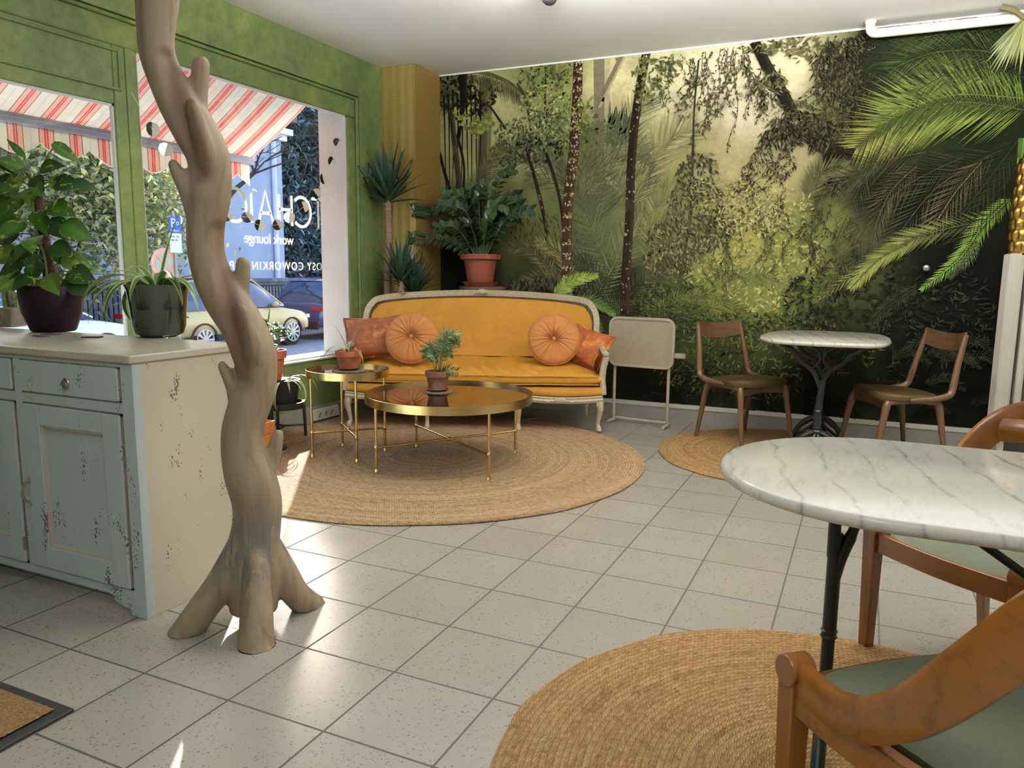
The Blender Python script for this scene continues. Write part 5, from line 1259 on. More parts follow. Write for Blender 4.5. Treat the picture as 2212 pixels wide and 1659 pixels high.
# plants on the sideboard
M_vari = None
def vari_mat():
    m, nt, b = base_mat('variegated_leaf'); a = N(nt, 'ShaderNodeAttribute', attribute_name='tint')
    n = noise_t(nt, coords(nt, (1, 1, 1)), 22, 3, .5, 1.2); c = mix(nt, ramp(nt, n, [(.60, (0, 0, 0)), (.66, (.75, .75, .75))]), a.outputs[0], lin((170, 176, 90)))
    nt.links.new(c, b.inputs['Base Color']); b.inputs['Roughness'].default_value = .35
    tr = N(nt, 'ShaderNodeBsdfTranslucent'); mx = N(nt, 'ShaderNodeMixShader'); mx.inputs[0].default_value = .25
    nt.links.new(c, tr.inputs[0]); nt.links.new(b.outputs[0], mx.inputs[1]); nt.links.new(tr.outputs[0], mx.inputs[2]); nt.links.new(mx.outputs[0], nt.nodes['Material Output'].inputs[0]); return m
M_vari = vari_mat()
ppx, ppy = (-0.38,0.716)
t = thing('potted_pothos', 'dark purple pot with a variegated pothos climbing a moss pole on the sideboard', 'plant', (ppx, ppy+.02, .916))
pot(t, [(0, 0), (.082, 0), (.090, .006), (.118, .085), (.128, .150), (.126, .192), (.121, .200), (.114, .196), (.116, .16), (.112, .15)], pm('aubergine_glazed_pot', (30, 14, 26), (24, 12, 22), 5, .62, spec=.15), n=48); soil(t, .114, .165)
b = MB(); P = spline([(.0, 0, .16), (-.012, 0, .35), (-.035, .0, .52), (-.055, 0, .64)], 8); b.tube(P, [.024]*len(P), 14); b.build('moss_pole', pm('brown_coir_pole', (84, 56, 40), (58, 38, 28), 60, .95, bmp=.8, bscale=160), t)
b = MB(); st = MB(); poleat = lambda z: Vector((-.055*max(0, (z-.16)/.48)**1.5, 0, z))
cr = Vector((.9076, .4198, 0)); cf = Vector((.4198, -.9076, 0))    # sideways and towards the room's middle
def pleaf(side, z, L, col, fwd=.3, droop=-.3, outl=.10, w=.40, rise=.04):
    """leaf held out on a stalk to one side of the pole"""
    p0 = poleat(min(z, .62)); p1 = p0+cr*side*outl+cf*fwd*.10+Vector((0, 0, rise+max(0, z-.62)))
    st.tube(spline([p0, (p0+p1)/2+Vector((0, 0, .02)), p1], 4), .0028, 5)
    dd = cr*side*1.0+cf*fwd*.8+Vector((0, 0, droop)); up = cf*.9+Vector((0, 0, .6))-cr*side*.1
    leafshape(b, p1, dd, up, L, L*w, col, 'heart', .22, c2=tuple(min(255, x*1.25) for x in col), fold=.18)
gs = ((34, 60, 24), (48, 82, 28), (66, 102, 36), (40, 70, 28), (92, 124, 48))
spec0 = 1
spec = [(1, .60, .15, .1, .0), (.9, .50, .15, .4, -.25), (1, .42, .17, .2, -.45), (.8, .33, .15, .5, -.3), (1, .28, .14, .1, -.5), (1.1, .22, .16, .3, -.35), (.5, .47, .13, .8, -.6), (.3, .36, .15, 1, -.35), (.2, .25, .14, 1, -.7), (.6, .20, .15, .8, -.55),
 (-1, .60, .15, .2, -.1), (-1, .52, .16, .4, -.35), (-.8, .44, .16, .6, -.45), (-1, .38, .15, .2, -.3), (-1, .30, .17, .5, -.25), (-1.1, .24, .16, .2, -.5), (-.6, .50, .13, .9, -.6), (-.4, .42, .15, 1, -.5), (-.5, .28, .14, 1, -.6), (-1, .20, .16, .4, -.6), (-.3, .20, .13, 1, -.4),
 (.2, .64, .12, .8, .1), (-.4, .66, .13, .4, .2), (.7, .66, .13, .2, .15), (-.9, .68, .14, -.1, .0), (1.2, .60, .12, -.4, -.1), (.9, .26, .16, -.3, -.2), (-.8, .34, .14, -.4, -.1), (1.3, .17, .17, .4, -.25), (-1.3, .30, .14, 0, -.4), (.1, .55, .13, 1, -.2), (-.2, .33, .12, 1, -.5), (.5, .58, .12, .7, -.3), (-.7, .57, .13, .6, -.1)]
spec += [(s_*RP.uniform(.5, 1.2), z+RP.uniform(-.03, .04), L*.9, fw*RP.uniform(.3, 1.2), dr-RP.uniform(0, .3)) for s_, z, L, fw, dr in spec[::2]]
for i, (s_, z, L, fw, dr) in enumerate(spec): pleaf(s_, z, L*.80, jc(RP, .85, 1.1, gs[i % 5]), fw, dr, outl=.045+.05*abs(s_)*RP.uniform(.7, 1.3))
pleaf(.9, .70, .13, (70, 110, 44), .1, -.6, outl=.12, w=.22, rise=.10); pleaf(-.9, .72, .12, (60, 96, 40), -.2, .9, outl=.06, w=.14)
b.build('foliage', M_vari, t, color=True, angle=180)
st.tube(spline([poleat(.16)+cf*.028, poleat(.3)+cf*.03+cr*.01, poleat(.45)+cf*.028-cr*.01, poleat(.6)+cf*.03], 6), .005, 6); st.build('stems', pm('pothos_stem', (104, 124, 58), None, 8, .5), t)

gx, gy = (0.218,0.758)
t = thing('potted_spider_plant', 'glossy dark green pot with an arching spider plant on the right of the sideboard', 'plant', (gx, gy+.03, .916))
pot(t, [(0, 0), (.072, 0), (.092, .012), (.103, .045), (.109, .12), (.118, .19), (.128, .215), (.123, .217), (.110, .19), (.104, .17)], pm('dark_green_glaze', (24, 40, 22), (18, 30, 18), 6, .08, coat=.6), n=48); soil(t, .108, .178)
b = MB(); CE = (206, 210, 160); GM = (74, 112, 48)
for q in range(17):
    a = q*2.399; L = RP.uniform(.24, .42); strap(b, (.02*cos(a), .02*sin(a), .175), (cos(a), sin(a)*.9, 0), L, .0165, RP.uniform(1.2, 3.6), jc(RP, .8, 1.15, GM), CE, n=12, lift=RP.uniform(.55, .93), fold=.35)
for vec, L, dr, lf in (((.907, .42), .36, 2.3, .75), ((-.907, -.42), .42, 2.6, .8), ((-.8, -.6), .36, 3.6, .8), ((-.3, -.95), .32, 3.3, .85), ((.2, .1), .34, .25, .985), ((-.9, .0), .50, 1.7, .62), ((.6, -.2), .30, 2.6, .85), ((-.95, -.2), .34, 4.2, .7)):
    strap(b, (vec[0]*.02, vec[1]*.02, .175), (vec[0], vec[1], 0), L, .0165, dr, GM, CE, n=14, lift=lf, fold=.3)
b.build('foliage', M_leaf, t, color=True, angle=180)
cx_, cy_ = (-0.785,0.781)
t = thing('potted_cactus', 'small grey embossed square pot with cacti at the far left of the sideboard', 'plant', (cx_-.01, cy_, .916), rad(24))
b = MB(); b.prism(rrect(.155, .11, .02), .0, .092); b.build('pot', pm('grey_stoneware', (120, 116, 104), (98, 94, 84), 30, .7, bmp=.4, bscale=50), t, bevel=.006, smooth=False)
b = MB(); b.sweep([(.03*cos(k*pi/16), -.056, .045+.03*sin(k*pi/16)) for k in range(32)], [(-.003, -.003), (.003, -.003), (.003, .003), (-.003, .003)], up=(0, 1, 0), closed=True); b.sweep([(.018*cos(k*pi/12), -.056, .045+.018*sin(k*pi/12)) for k in range(24)], [(-.003, -.003), (.003, -.003), (.003, .003), (-.003, .003)], up=(0, 1, 0), closed=True); b.build('embossed_ring', pm('grey_stoneware_relief', (132, 128, 116), None, 30, .7), t)
for dx, hh in ((.045, .10), (.015, .085), (.062, .075)):
    b = MB(); n = 24; vs = []
    prof = [(.9, 0), (1, .2), (1, .7), (.8, .92), (.3, 1.0), (0.001, 1.0)]
    for k, z in prof:
        for j in range(n): r_ = .0135*k*(1+.16*(1 if j % 3 == 0 else -.4)); vs.append((dx+r_*cos(2*pi*j/n), r_*sin(2*pi*j/n), .088+hh*z))
    b.add(vs, [(i*n+j, i*n+(j+1) % n, (i+1)*n+(j+1) % n, (i+1)*n+j) for i in range(5) for j in range(n)]); b.build('cactus', pm('ribbed_cactus', (96, 116, 66), (150, 150, 110), 60, .7), t)
b = MB()
for a in (2.4, 2.9, 3.6, 2.0): strap(b, (-.03, 0, .09), (cos(a), sin(a), 0), .12, .011, 1.2, (112, 150, 66), None, n=7, lift=.7)
b.build('foliage', M_leaf, t, color=True, angle=180)
M_slate = pm('grey_slate', (92, 90, 92), (74, 72, 74), 14, .6)
for i, ((qx, qy), a, lb) in enumerate((((-0.231,0.638), .3, 'flat grey slate tile lying at the foot of the purple pot'), ((-0.184,0.56), -.2, 'dark slate sliver under the left front of the purple pot'), ((0.022,0.636), .5, 'small grey slate tile lying between the purple and green pots'))):
    b = MB(); b.box(-.035, .035, -.02, .02, 0, .0045); o = b.build('slate_tile', M_slate, None, loc=(qx+.01, qy-.02, .9155), smooth=False); o.rotation_euler = (0, 0, a); tag(o, lb, 'tile', 'slate tiles on the sideboard')

# plants on the floor by the window
t = thing('plant_stand', 'low black metal plant stand with three legs by the window wall', 'plant stand', (-.80, 2.655, .013), rad(10))
M_blk = pm('black_painted_metal', (26, 27, 28), None, 10, .4)
b = MB(); b.sweep([(.135*cos(k*pi/24), .135*sin(k*pi/24), .238) for k in range(48)], [(-.006, -.022), (.006, -.022), (.006, .022), (-.006, .022)], closed=True); b.build('ring', M_blk, t)
for k in range(3):
    a = rad(-75+120*k); b = MB(); b.tube([(.142*cos(a), .142*sin(a), .26), (.150*cos(a), .150*sin(a), .0)], .011, 10); b.build('leg', M_blk, t)
    b = MB(); b.tube([(0, 0, .085), (.146*cos(a), .146*sin(a), .085)], .008, 8); b.build('crossbar', M_blk, t)
b = MB(); b.lathe([(0, .215), (.13, .215), (.13, .225), (0, .225)], 24); b.build('shelf', M_blk, t)
t = thing('potted_spider_plant', 'black pot with a backlit cream spider plant on the black stand by the window', 'plant', (-.80, 2.655, .240))
pot(t, [(0, 0), (.090, 0), (.112, .17), (.120, .19), (.112, .19), (.10, .16)], pm('black_planter', (30, 32, 34), None, 10, .35)); soil(t, .102, .162)
b = MB()
for q in range(16):
    a = q*2.399; strap(b, (.02*cos(a), .02*sin(a), .16), (cos(a), sin(a), 0), RP.uniform(.2, .34), .010, RP.uniform(1.6, 4.0), (128, 156, 84), (224, 226, 190), n=11, lift=RP.uniform(.6, .97))
strap(b, (.03, -.02, .16), (.3, -.9, 0), .36, .020, 3.4, (170, 190, 110), (226, 228, 190), n=12, lift=.6); strap(b, (.03, .01, .16), (1, .3, 0), .30, .008, 2.6, (214, 220, 180), (232, 234, 210), n=12, lift=.85); strap(b, (0, 0, .16), (-.2, -.3, 0), .30, .010, .3, (214, 220, 180), (232, 234, 210), n=12, lift=.98)
b.build('foliage', M_leaf, t, color=True, angle=180)
t = thing('wooden_crate', 'orange brown wooden crate box on the floor behind the driftwood tree', 'crate', (-.60, 2.075, .013), rad(8))
M_crate = wood('orange_pine_crate', (206, 132, 72), (176, 102, 50), 0, 4, .55)
for i in range(3):
    b = MB(); z0 = .004+i*.078; b.box(-.14, .14, -.12, -.106, z0, z0+.072); b.box(-.14, .14, .106, .12, z0, z0+.072); b.box(.126, .14, -.106, .106, z0, z0+.072); b.box(-.14, -.126, -.106, .106, z0, z0+.072); b.build('slat_course', M_crate, t, bevel=.002, smooth=False)
b = MB(); b.box(-.125, .125, -.105, .105, .004, .016); b.build('base', M_crate, t, smooth=False)
# tall plinth and the jade plant on it
M_blk2 = pm('black_lacquer', (30, 28, 28), None, 10, .4)
t = thing('plant_plinth', 'slim black pedestal under the jade plant, mostly hidden behind the driftwood tree', 'plant stand', (-.64, 2.345, .013))
b = MB(); b.lathe([(0, 0), (.10, 0), (.10, .010), (.03, .018), (0, .018)], 28); b.build('foot', M_blk2, t)
b = MB(); b.tube([(0, 0, .015), (0, 0, .455)], .020, 14); b.build('post', M_blk2, t)
b = MB(); b.lathe([(0, .45), (.105, .455), (.105, .47), (0, .47)], 28); b.build('top', M_blk2, t)
t = thing('potted_jade_plant', 'brown clay pot with a small leafy jade plant backlit by the window', 'plant', (-.64, 2.345, .484))
pot(t, tc_prof(.115, .19), M_terra); soil(t, .10, .16)
b = MB(); st = MB()
def jade(p, d, L, depth):
    q = Vector(p)+Vector(d)*L; st.tube([p, q], [.007*(.6**(3-depth)) , .007*(.6**(4-depth))], 6)
    for k in range(5):
        a = RP.uniform(0, 6.28); dd = Vector((cos(a), sin(a), RP.uniform(-.1, .8))); pp = Vector(p)+Vector(d)*L*RP.uniform(.35, 1.0); leafshape(b, pp, dd, (0, 0, 1), RP.uniform(.026, .038), .013, jc(RP, .85, 1.15, (128, 164, 82)), 'oval', .1)
    if depth > 0:
        for k in range(2+(depth > 1)):
            a = RP.uniform(0, 6.28); nd = (Vector(d)+Vector((cos(a), sin(a), .3))*.75).normalized(); jade(q, nd, L*.78, depth-1)
jade((0, 0, .155), (0.05, 0, 1), .085, 3); jade((.03, .01, .155), (.5, .1, .85), .09, 2)
b.build('foliage', M_leaf, t, color=True, angle=180); st.build('stems', pm('jade_stem', (118, 104, 72), None, 8, .7), t)
t = thing('potted_snake_plant', 'pointed dark snake plant leaves in a clay pot standing on the window sill', 'plant', (-1.19, 2.90, .50))
pot(t, tc_prof(.075, .12), M_terra_old); soil(t, .066, .10)
b = MB()
for a, L, l in ((.3, .34, .995), (1.4, .30, .99), (2.6, .26, .985), (4.0, .32, .995), (5.3, .24, .98)): strap(b, (.015*cos(a), .015*sin(a), .10), (cos(a), sin(a), 0), L, .016, .1, (54, 84, 52), (120, 138, 70), n=7, lift=l, fold=.4)
b.build('foliage', M_leaf, t, color=True, angle=180)
t = thing('potted_spider_plant', 'spider plant in a black pot squeezed between the sideboard and the driftwood tree', 'plant', (-.62, 1.78, .013))
b = MB(); b.lathe([(0, 0), (.11, 0), (.115, .5), (.12, .56), (.11, .56), (.10, .5)], 28); b.build('pot', pm('tall_black_planter', (34, 36, 38), None, 10, .4), t); soil(t, .10, .52)
b = MB()
for q in range(26):
    a = q*2.399; strap(b, (.03*cos(a), .03*sin(a), .52), (cos(a), sin(a), 0), RP.uniform(.2, .36), .011, RP.uniform(1.2, 3.4), (92, 128, 58), (196, 206, 150), n=10, lift=RP.uniform(.6, .97))
b.build('foliage', M_leaf, t, color=True, angle=180)

# leaves stop at the walls
bpy.context.view_layer.update()
for o in list(COL.objects):
    if o.type == 'MESH' and o.parent and o.parent.name.split('.')[0] in ('yucca_plant', 'potted_zz_plant') and o.name.split('.')[0] in ('rosette', 'foliage', 'stems'):
        L = o.parent.location
        for v in o.data.vertices:
            x, y = v.co.x+L.x, v.co.y+L.y
            if x < -.675 and y > 4.225: y = 4.225+.015*sin(v.index)
            x = max(x, -.995+.012*sin(v.index*1.3)); y = min(y, 4.625+.01*sin(v.index))
            v.co.x, v.co.y = x-L.x, y-L.y
# ------------------------------------------------------------------ small room things
rd = thing('radiator', 'cream white column radiator at the right end of the mural', 'radiator', (0, 0, 0))
M_rad = pm('cream_radiator_enamel', (244, 240, 228), (236, 232, 220), 6, .38)
b = MB(); x0 = 3.70
for k in range(9):
    xk = x0+.055+k*.062
    for yy in (4.40, 4.50, 4.60): b.sweep([(xk, yy, .14), (xk, yy, .20), (xk, yy, 1.28), (xk, yy, 1.335)], [(.023*cos(a*pi/5), .030*sin(a*pi/5)) for a in range(10)], up=(0, 1, 0), scale=[(.5, .5), (1, 1), (1, 1), (.5, .5)])
    b.box(xk-.025, xk+.025, 4.385, 4.615, .135, .19); b.box(xk-.025, xk+.025, 4.385, 4.615, 1.29, 1.335)
b.build('columns', M_rad, rd, bevel=.006, angle=50)
b = MB(); b.box(x0-.005, x0+.012, 4.37, 4.63, .125, 1.345)
for k in range(14): b.tube([(x0-.006, 4.378+k*.0185, .13), (x0-.006, 4.378+k*.0185, 1.34)], .005, 6)
for k in range(7): b.tube([(x0-.002+k*.0085, 4.369, .13), (x0-.002+k*.0085, 4.369, 1.34)], .0042, 6)
b.box(x0-.004, x0+.054, 4.368, 4.39, .125, 1.345)
b.build('ribbed_side', M_rad, rd, angle=60)
for yy in (4.42, 4.58):
    b = MB(); b.box(x0+.03, x0+.07, yy-.015, yy+.015, 0, .135); b.build('foot', M_rad, rd, smooth=False)
b = MB(); b.tube([(x0+.06, 4.372, .165), (x0+.06, 4.36, .165)], .012, 12); b.build('bleed_valve', M_pull, rd)
# gold vase on the radiator
M_goldv = pm('hammered_gold', (206, 170, 92), (150, 112, 52), 20, .25, .9)
b = MB(); n = 60; vs = []; rows = 64
for i in range(rows+1):
    z = .57*i/rows; r_ = .062+.022*sin(pi*(.15+.8*i/rows))
    for j in range(n):
        a = 2*pi*j/n; cell = abs(sin(a*5+(pi/2 if int(z/.072) % 2 else 0)))*abs(sin(pi*z/.072)); rr = r_+.012*cell**.6
        vs.append((rr*cos(a), rr*sin(a), z))
b.add(vs, [(i*n+j, i*n+(j+1) % n, (i+1)*n+(j+1) % n, (i+1)*n+j) for i in range(rows) for j in range(n)]+[tuple(range(n-1, -1, -1))])
b.lathe([(.075, 0), (.085, -.002), (.085, .01), (.07, .014)], 40); b.lathe([(.066, .565), (.076, .57), (.072, .60), (.06, .60)], 40)
tag(b.build('gold_vase', M_goldv, None, loc=(3.775, 4.50, 1.349)), 'tall hammered gold vase standing on top of the radiator', 'vase')
# white pipe under the ceiling
b = MB(); b.tube(spline([(2.765, 4.52, 2.905), (2.765, 4.52, 2.86), (2.778, 4.52, 2.832), (2.81, 4.52, 2.822), (2.9, 4.52, 2.82)], 6), .030, 18); b.tube([(2.88, 4.52, 2.82), (XR, 4.52, 2.82)], .030, 18)
b.tube([(2.765, 4.52, 2.885), (2.765, 4.52, 2.904)], .036, 18)
tag(b.build('ceiling_pipe', pm('white_painted_pipe', (226, 222, 208), (218, 214, 200), 8, .45), None), 'white painted heating pipe running along the top of the mural wall', 'pipe')
# dried palm leaf hanging from the pipe
t = thing('dried_palm_leaf', 'dried palm leaf hanging over the white pipe in the top right corner', 'plant', (3.60, 4.42, 2.84))
b = MB(); b.tube(spline([(-.09, 0, .03), (-.02, 0, .0), (.05, 0, -.06)], 5), [.022]*6+[.016]*5, 8, col=lin((104, 96, 62)))
b.build('stalk', tint_mat('dry_leaf', .7, .1), t, color=True)
b = MB()
for q in range(26):
    a = rad(-40-95*q/25); leafshape(b, (.04, 0, -.05), (cos(a)*1.0, RP.uniform(-.25, .15), sin(a)), (0, -1, .1), RP.uniform(.24, .36), .010, jc(RP, .8, 1.2, (126, 134, 78)), 'blade', .1)
b.build('foliage', M_leaf, t, color=True, angle=180)
# mirror ball knob on the mural
b = MB(); b.ball((0, 0, 0), .028, 24); b.tube([(0, .02, 0), (0, .055, 0)], .005, 8)
tag(b.build('mirror_ball', pm('polished_chrome', (220, 220, 224), None, 4, .08, 1), None, loc=(3.235, 4.623, 1.250)), 'small shiny silver ball hook fixed on the dark right side of the mural', 'hook')
# spotlight hanging from the ceiling
t = thing('pendant_lamp', 'black textured ceiling lamp cut off by the top edge, light glowing above it', 'lamp', (1.09, 2.86, 0))
b = MB(); n = 24; vs = []
for i, (r_, z) in enumerate([(0.001, 2.722), (.022, 2.726), (.038, 2.742), (.045, 2.765), (.045, 2.80), (.036, 2.81)]):
    for j in range(n): k = 1+(.06 if j % 2 else -.04); vs.append((r_*k*cos(2*pi*j/n), r_*k*sin(2*pi*j/n), z))
b.add(vs, [(i*n+j, i*n+(j+1) % n, (i+1)*n+(j+1) % n, (i+1)*n+j) for i in range(5) for j in range(n)]); b.build('lamp_cap', pm('black_ribbed_metal', (40, 38, 36), None, 40, .45), t)
b = MB(); b.tube([(0, 0, 2.81), (0, 0, 2.904)], .006, 8); b.build('rod', M_blk, t)
b = MB(); b.lathe([(.012, 2.812), (.020, 2.822), (.020, 2.84), (.012, 2.85)], 16); b.build('bulb', emis('warm_bulb', (255, 226, 180), 12), t)
l = bpy.data.lights.new('pendant_light', 'POINT'); l.energy = 22; l.color = (1, .86, .68); l.shadow_soft_size = .03
lo = bpy.data.objects.new('pendant_light', l); COL.objects.link(lo); lo.location = (1.09, 2.80, 2.79)
# socket strip on the window skirting
t = thing('socket_box', 'white surface socket box with three outlets on the window skirting', 'socket', (0, 0, 0))
b = MB(); b.add([(-1.011, 3.20, .016), (-.985, 3.20, .016), (-1.011, 3.20, .100), (-.996, 3.20, .094), (-1.011, 3.52, .016), (-.985, 3.52, .016), (-1.011, 3.52, .100), (-.996, 3.52, .094)], [(0, 1, 3, 2), (4, 6, 7, 5), (1, 5, 7, 3), (2, 3, 7, 6), (0, 4, 5, 1)]); b.build('housing', M_white, t, smooth=False)
for k in range(3):
    b = MB(); y_ = 3.275+.075*k
    for dz in (-.012, 0, .012): b.tube([(-.9895+abs(dz)*0, y_+dz*.6, .055+dz), (-.984, y_+dz*.6, .055+dz)], .0045, 8)
    b.build('outlet', pm('black_socket_holes', (30, 30, 30), None, 8, .6), t)
t = thing('white_cable', 'thin white cable lying on the floor under the sofa', 'cable', (0, 0, 0))
b = MB(); b.tube(spline([(-.99, 3.55, .05), (-.80, 3.62, .16), (-.60, 3.78, .05), (-.45, 3.75, .02), (-.2, 3.9, .02), (.1, 4.05, .006), (.3, 3.98, .006), (.5, 4.2, .006)], 8), .003, 6); b.build('lead', M_white, t)
b = MB(); b.lathe([(0, 0), (.028, 0), (.026, .26), (0, .26)], 18); tag(b.build('green_tube', pm('green_plastic', (28, 104, 70), None, 8, .45), None, loc=(-.72, 3.86, .001)), 'green plastic tube standing on the floor behind the left sofa leg', 'tube')

# garland of paper and mirror discs across the window
t = thing('disc_garland', 'string of folded paper and mirror discs draped across the shop window', 'garland', (-1.0, 0, 0))
gp = [(1.725, 2.18), (1.847, 2.0), (1.938, 1.897), (2.12, 1.70), (2.401, 1.543), (2.589, 1.545), (2.696, 1.494), (2.882, 1.511), (3.006, 1.568), (3.163, 1.656), (3.311, 1.767), (3.404, 1.888), (3.51, 2.026), (3.597, 2.182), (3.711, 2.392)]
b = MB(); b.tube([(0, p[0], p[1]) for p in spline(gp, 5)], .0012, 5); b.build('string', M_white, t)
M_dw = pm('white_card_disc', (226, 222, 214), None, 8, .4); M_dm = pm('dark_mirror_disc', (90, 92, 92), None, 8, .12, .9)
for i, p in enumerate(gp[1:-1]):
    r_ = .042; b = MB(); an = RP.uniform(-1.2, -.1); n = 8; ta = RP.uniform(-.9, .9)
    for s in (-1, 1):
        vs = [Vector((0, 0, r_)), Vector((0, 0, -r_))]+[Vector((.35*r_*abs(cos(k)), s*r_*cos(k), r_*sin(k))) for k in (-1.0, -.4, .4, 1.0)]
        M3 = Matrix.Rotation(ta, 3, 'X') @ Matrix.Rotation(an, 3, 'Z'); vs = [M3 @ v+Vector((0, p[0], p[1])) for v in vs]
        b.add(vs, [(1, 2, 3, 4, 5, 0)], m=0 if s > 0 else 1)
    b.build('disc', [M_dw, M_dm], t, smooth=False)
# window lettering, read from the street
M_vin = pm('cream_window_vinyl', (240, 242, 228), (236, 238, 222), 8, .6, trans=.75)
def stroke(b, P, w=.011):
    P = [Vector((-1.0775, p[0], p[1])) for p in P]
    b.sweep(P, [(-w, -.0006), (w, -.0006), (w, .0006), (-w, .0006)], up=(1, 0, 0))
bt = MB()
def arc(cy, cz, ry, rz, a0, a1, n=20): return [(cy-ry*cos(a0+(a1-a0)*k/n), cz+rz*sin(a0+(a1-a0)*k/n)) for k in range(n+1)]
zb, zt_ = 1.515, 1.735
stroke(bt, [(3.505, zt_), (3.355, zt_)]); stroke(bt, [(3.43, zt_), (3.43, zb)])
stroke(bt, arc(3.235, 1.625, .105, .11, rad(45), rad(315)))
stroke(bt, [(3.125, zt_), (3.125, zb)]); stroke(bt, [(2.99, zt_), (2.99, zb)]); stroke(bt, [(3.125, 1.63), (2.99, 1.63)])
stroke(bt, [(2.925, zb), (2.85, zt_+.01), (2.775, zb)]); stroke(bt, [(2.90, 1.59), (2.80, 1.59)])
stroke(bt, [(2.71, zt_), (2.71, zb)])
stroke(bt, arc(2.555, 1.625, .105, .112, 0, 2*pi, 32))
tag(bt.build('window_lettering', M_vin, None, smooth=False), 'largest thin cream TCHAIO lettering on the shop window, seen mirrored', 'lettering')
def glyphs(body, size, sp):
    c = bpy.data.curves.new('word', 'FONT'); c.body = body; c.size = size; c.extrude = .0004; c.space_character = sp
    o = bpy.data.objects.new('word', c); COL.objects.link(o)
    dg = bpy.context.evaluated_depsgraph_get(); me = bpy.data.meshes.new_from_object(o.evaluated_get(dg)); bpy.data.objects.remove(o); return me
def wide(me): return max(v.co.x for v in me.vertices)
def text(body, y, z, size, label, sp=1.0):
    t = thing('window_lettering', label, 'lettering', (-1.0775, y, z)); at = 0; words = body.split(' ')
    for i, w_ in enumerate(words):
        me = glyphs(w_, size, sp); me.materials.clear(); me.materials.append(M_vin)
        o = bpy.data.objects.new('word', me); COL.objects.link(o); o.parent = t
        o.matrix_local = Matrix(((0, 0, -1, 0), (-1, 0, 0, -at), (0, 1, 0, 0), (0, 0, 0, 1)))
        if i+1 < len(words):
            nx = words[i+1]; at += wide(glyphs(w_+' '+nx, size, sp))-wide(glyphs(nx, size, sp))
    return t
text('work lounge', 3.135, 1.375, .105, 'small cream work lounge lettering on the shop window under the big letters', .95)
text('COSY COWORKING SPACE', 3.53, 1.188, .085, 'lowest line of cream COSY COWORKING SPACE lettering on the shop window', 1.22)
# ------------------------------------------------------------------ awning
aw = thing('awning', 'red and cream striped awning with scalloped valance outside the window', 'awning', (0, 0, 0))
def stripe_mat():
    m = bpy.data.materials.new('striped_awning_cloth'); m.use_nodes = True; nt = m.node_tree; b = nt.nodes['Principled BSDF']
    sp = N(nt, 'ShaderNodeSeparateXYZ'); nt.links.new(coords(nt), sp.inputs[0])
    f = mth(nt, 'FRACT', mth(nt, 'DIVIDE', sp.outputs[1], .205))
    C0 = lin((206, 200, 188)); P = lin((208, 158, 144)); Rr = lin((196, 58, 70)); D = lin((128, 38, 46)); G_ = lin((196, 190, 180))
    c = ramp(nt, f, [(0, D), (.025, P), (.17, Rr), (.225, P), (.25, Rr), (.30, P), (.45, D), (.475, C0), (.70, G_), (.76, C0)], 'CONSTANT')
    wv = noise_t(nt, coords(nt, (4, 1, 4)), 8, 3); c = mix(nt, .15, c, ramp(nt, wv, [(.3, (.55, .5, .45)), (.7, (1, 1, 1))]), 'MULTIPLY')
    nt.links.new(c, b.inputs['Base Color']); b.inputs['Roughness'].default_value = .9
    tr = N(nt, 'ShaderNodeBsdfTranslucent'); mx = N(nt, 'ShaderNodeMixShader'); mx.inputs[0].default_value = .08
    nt.links.new(c, tr.inputs[0]); nt.links.new(b.outputs[0], mx.inputs[1]); nt.links.new(tr.outputs[0], mx.inputs[2]); nt.links.new(mx.outputs[0], nt.nodes['Material Output'].inputs[0]); return m
M_str = stripe_mat()
AY0, AY1 = -1.6, 3.72
b = MB(); b.grid(lambda u, v: (-1.36-.64*u, AY0+(AY1-AY0)*v, 2.55-.42*u-.012*sin(pi*u)), 8, 60); b.build('canopy', M_str, aw)
b = MB(); b.box(-2.03, -1.985, AY0, AY1+.01, 2.075, 2.135); b.box(-2.036, -1.98, AY0, AY1+.012, 2.105, 2.118); b.build('front_bar', pm('blue_grey_awning_bar', (142, 148, 176), (132, 138, 166), 6, .5), aw, smooth=False, bevel=.004)
b = MB(); per = .34
def val(u, v):
    y = AY0+(AY1-.03-AY0)*v; ph = ((AY1-y)/per) % 1; s = .155+.030*cos(2*pi*ph)-.028*(max(0, 1-abs(ph-0.5)*9)) if True else 0
    return (-2.012+.006*sin(y*23), y, 2.08-s*u)
b.grid(val, 6, 420); b.build('valance', M_str, aw)
b = MB(); b.tube([Vector(val(1, k/420)) for k in range(421)], .0035, 5); b.build('valance_binding', M_white, aw)

# ------------------------------------------------------------------ street
GZ = -.75
struct('street_ground', MB().box(-40, XO+.0, -20, 45, GZ-.2, GZ), pm('pale_street_asphalt', (136, 142, 156), (120, 126, 142), 4, .9, bmp=.2))
struct('pavement_slab', MB().box(-3.0, XO+.005, -6, 9, GZ, GZ+.12), pm('pale_pavement', (150, 154, 166), (136, 140, 152), 5, .9))
struct('house_wall_below', MB().box(XO-.005, XO+.05, -6, 9, GZ, 0), M_pink)

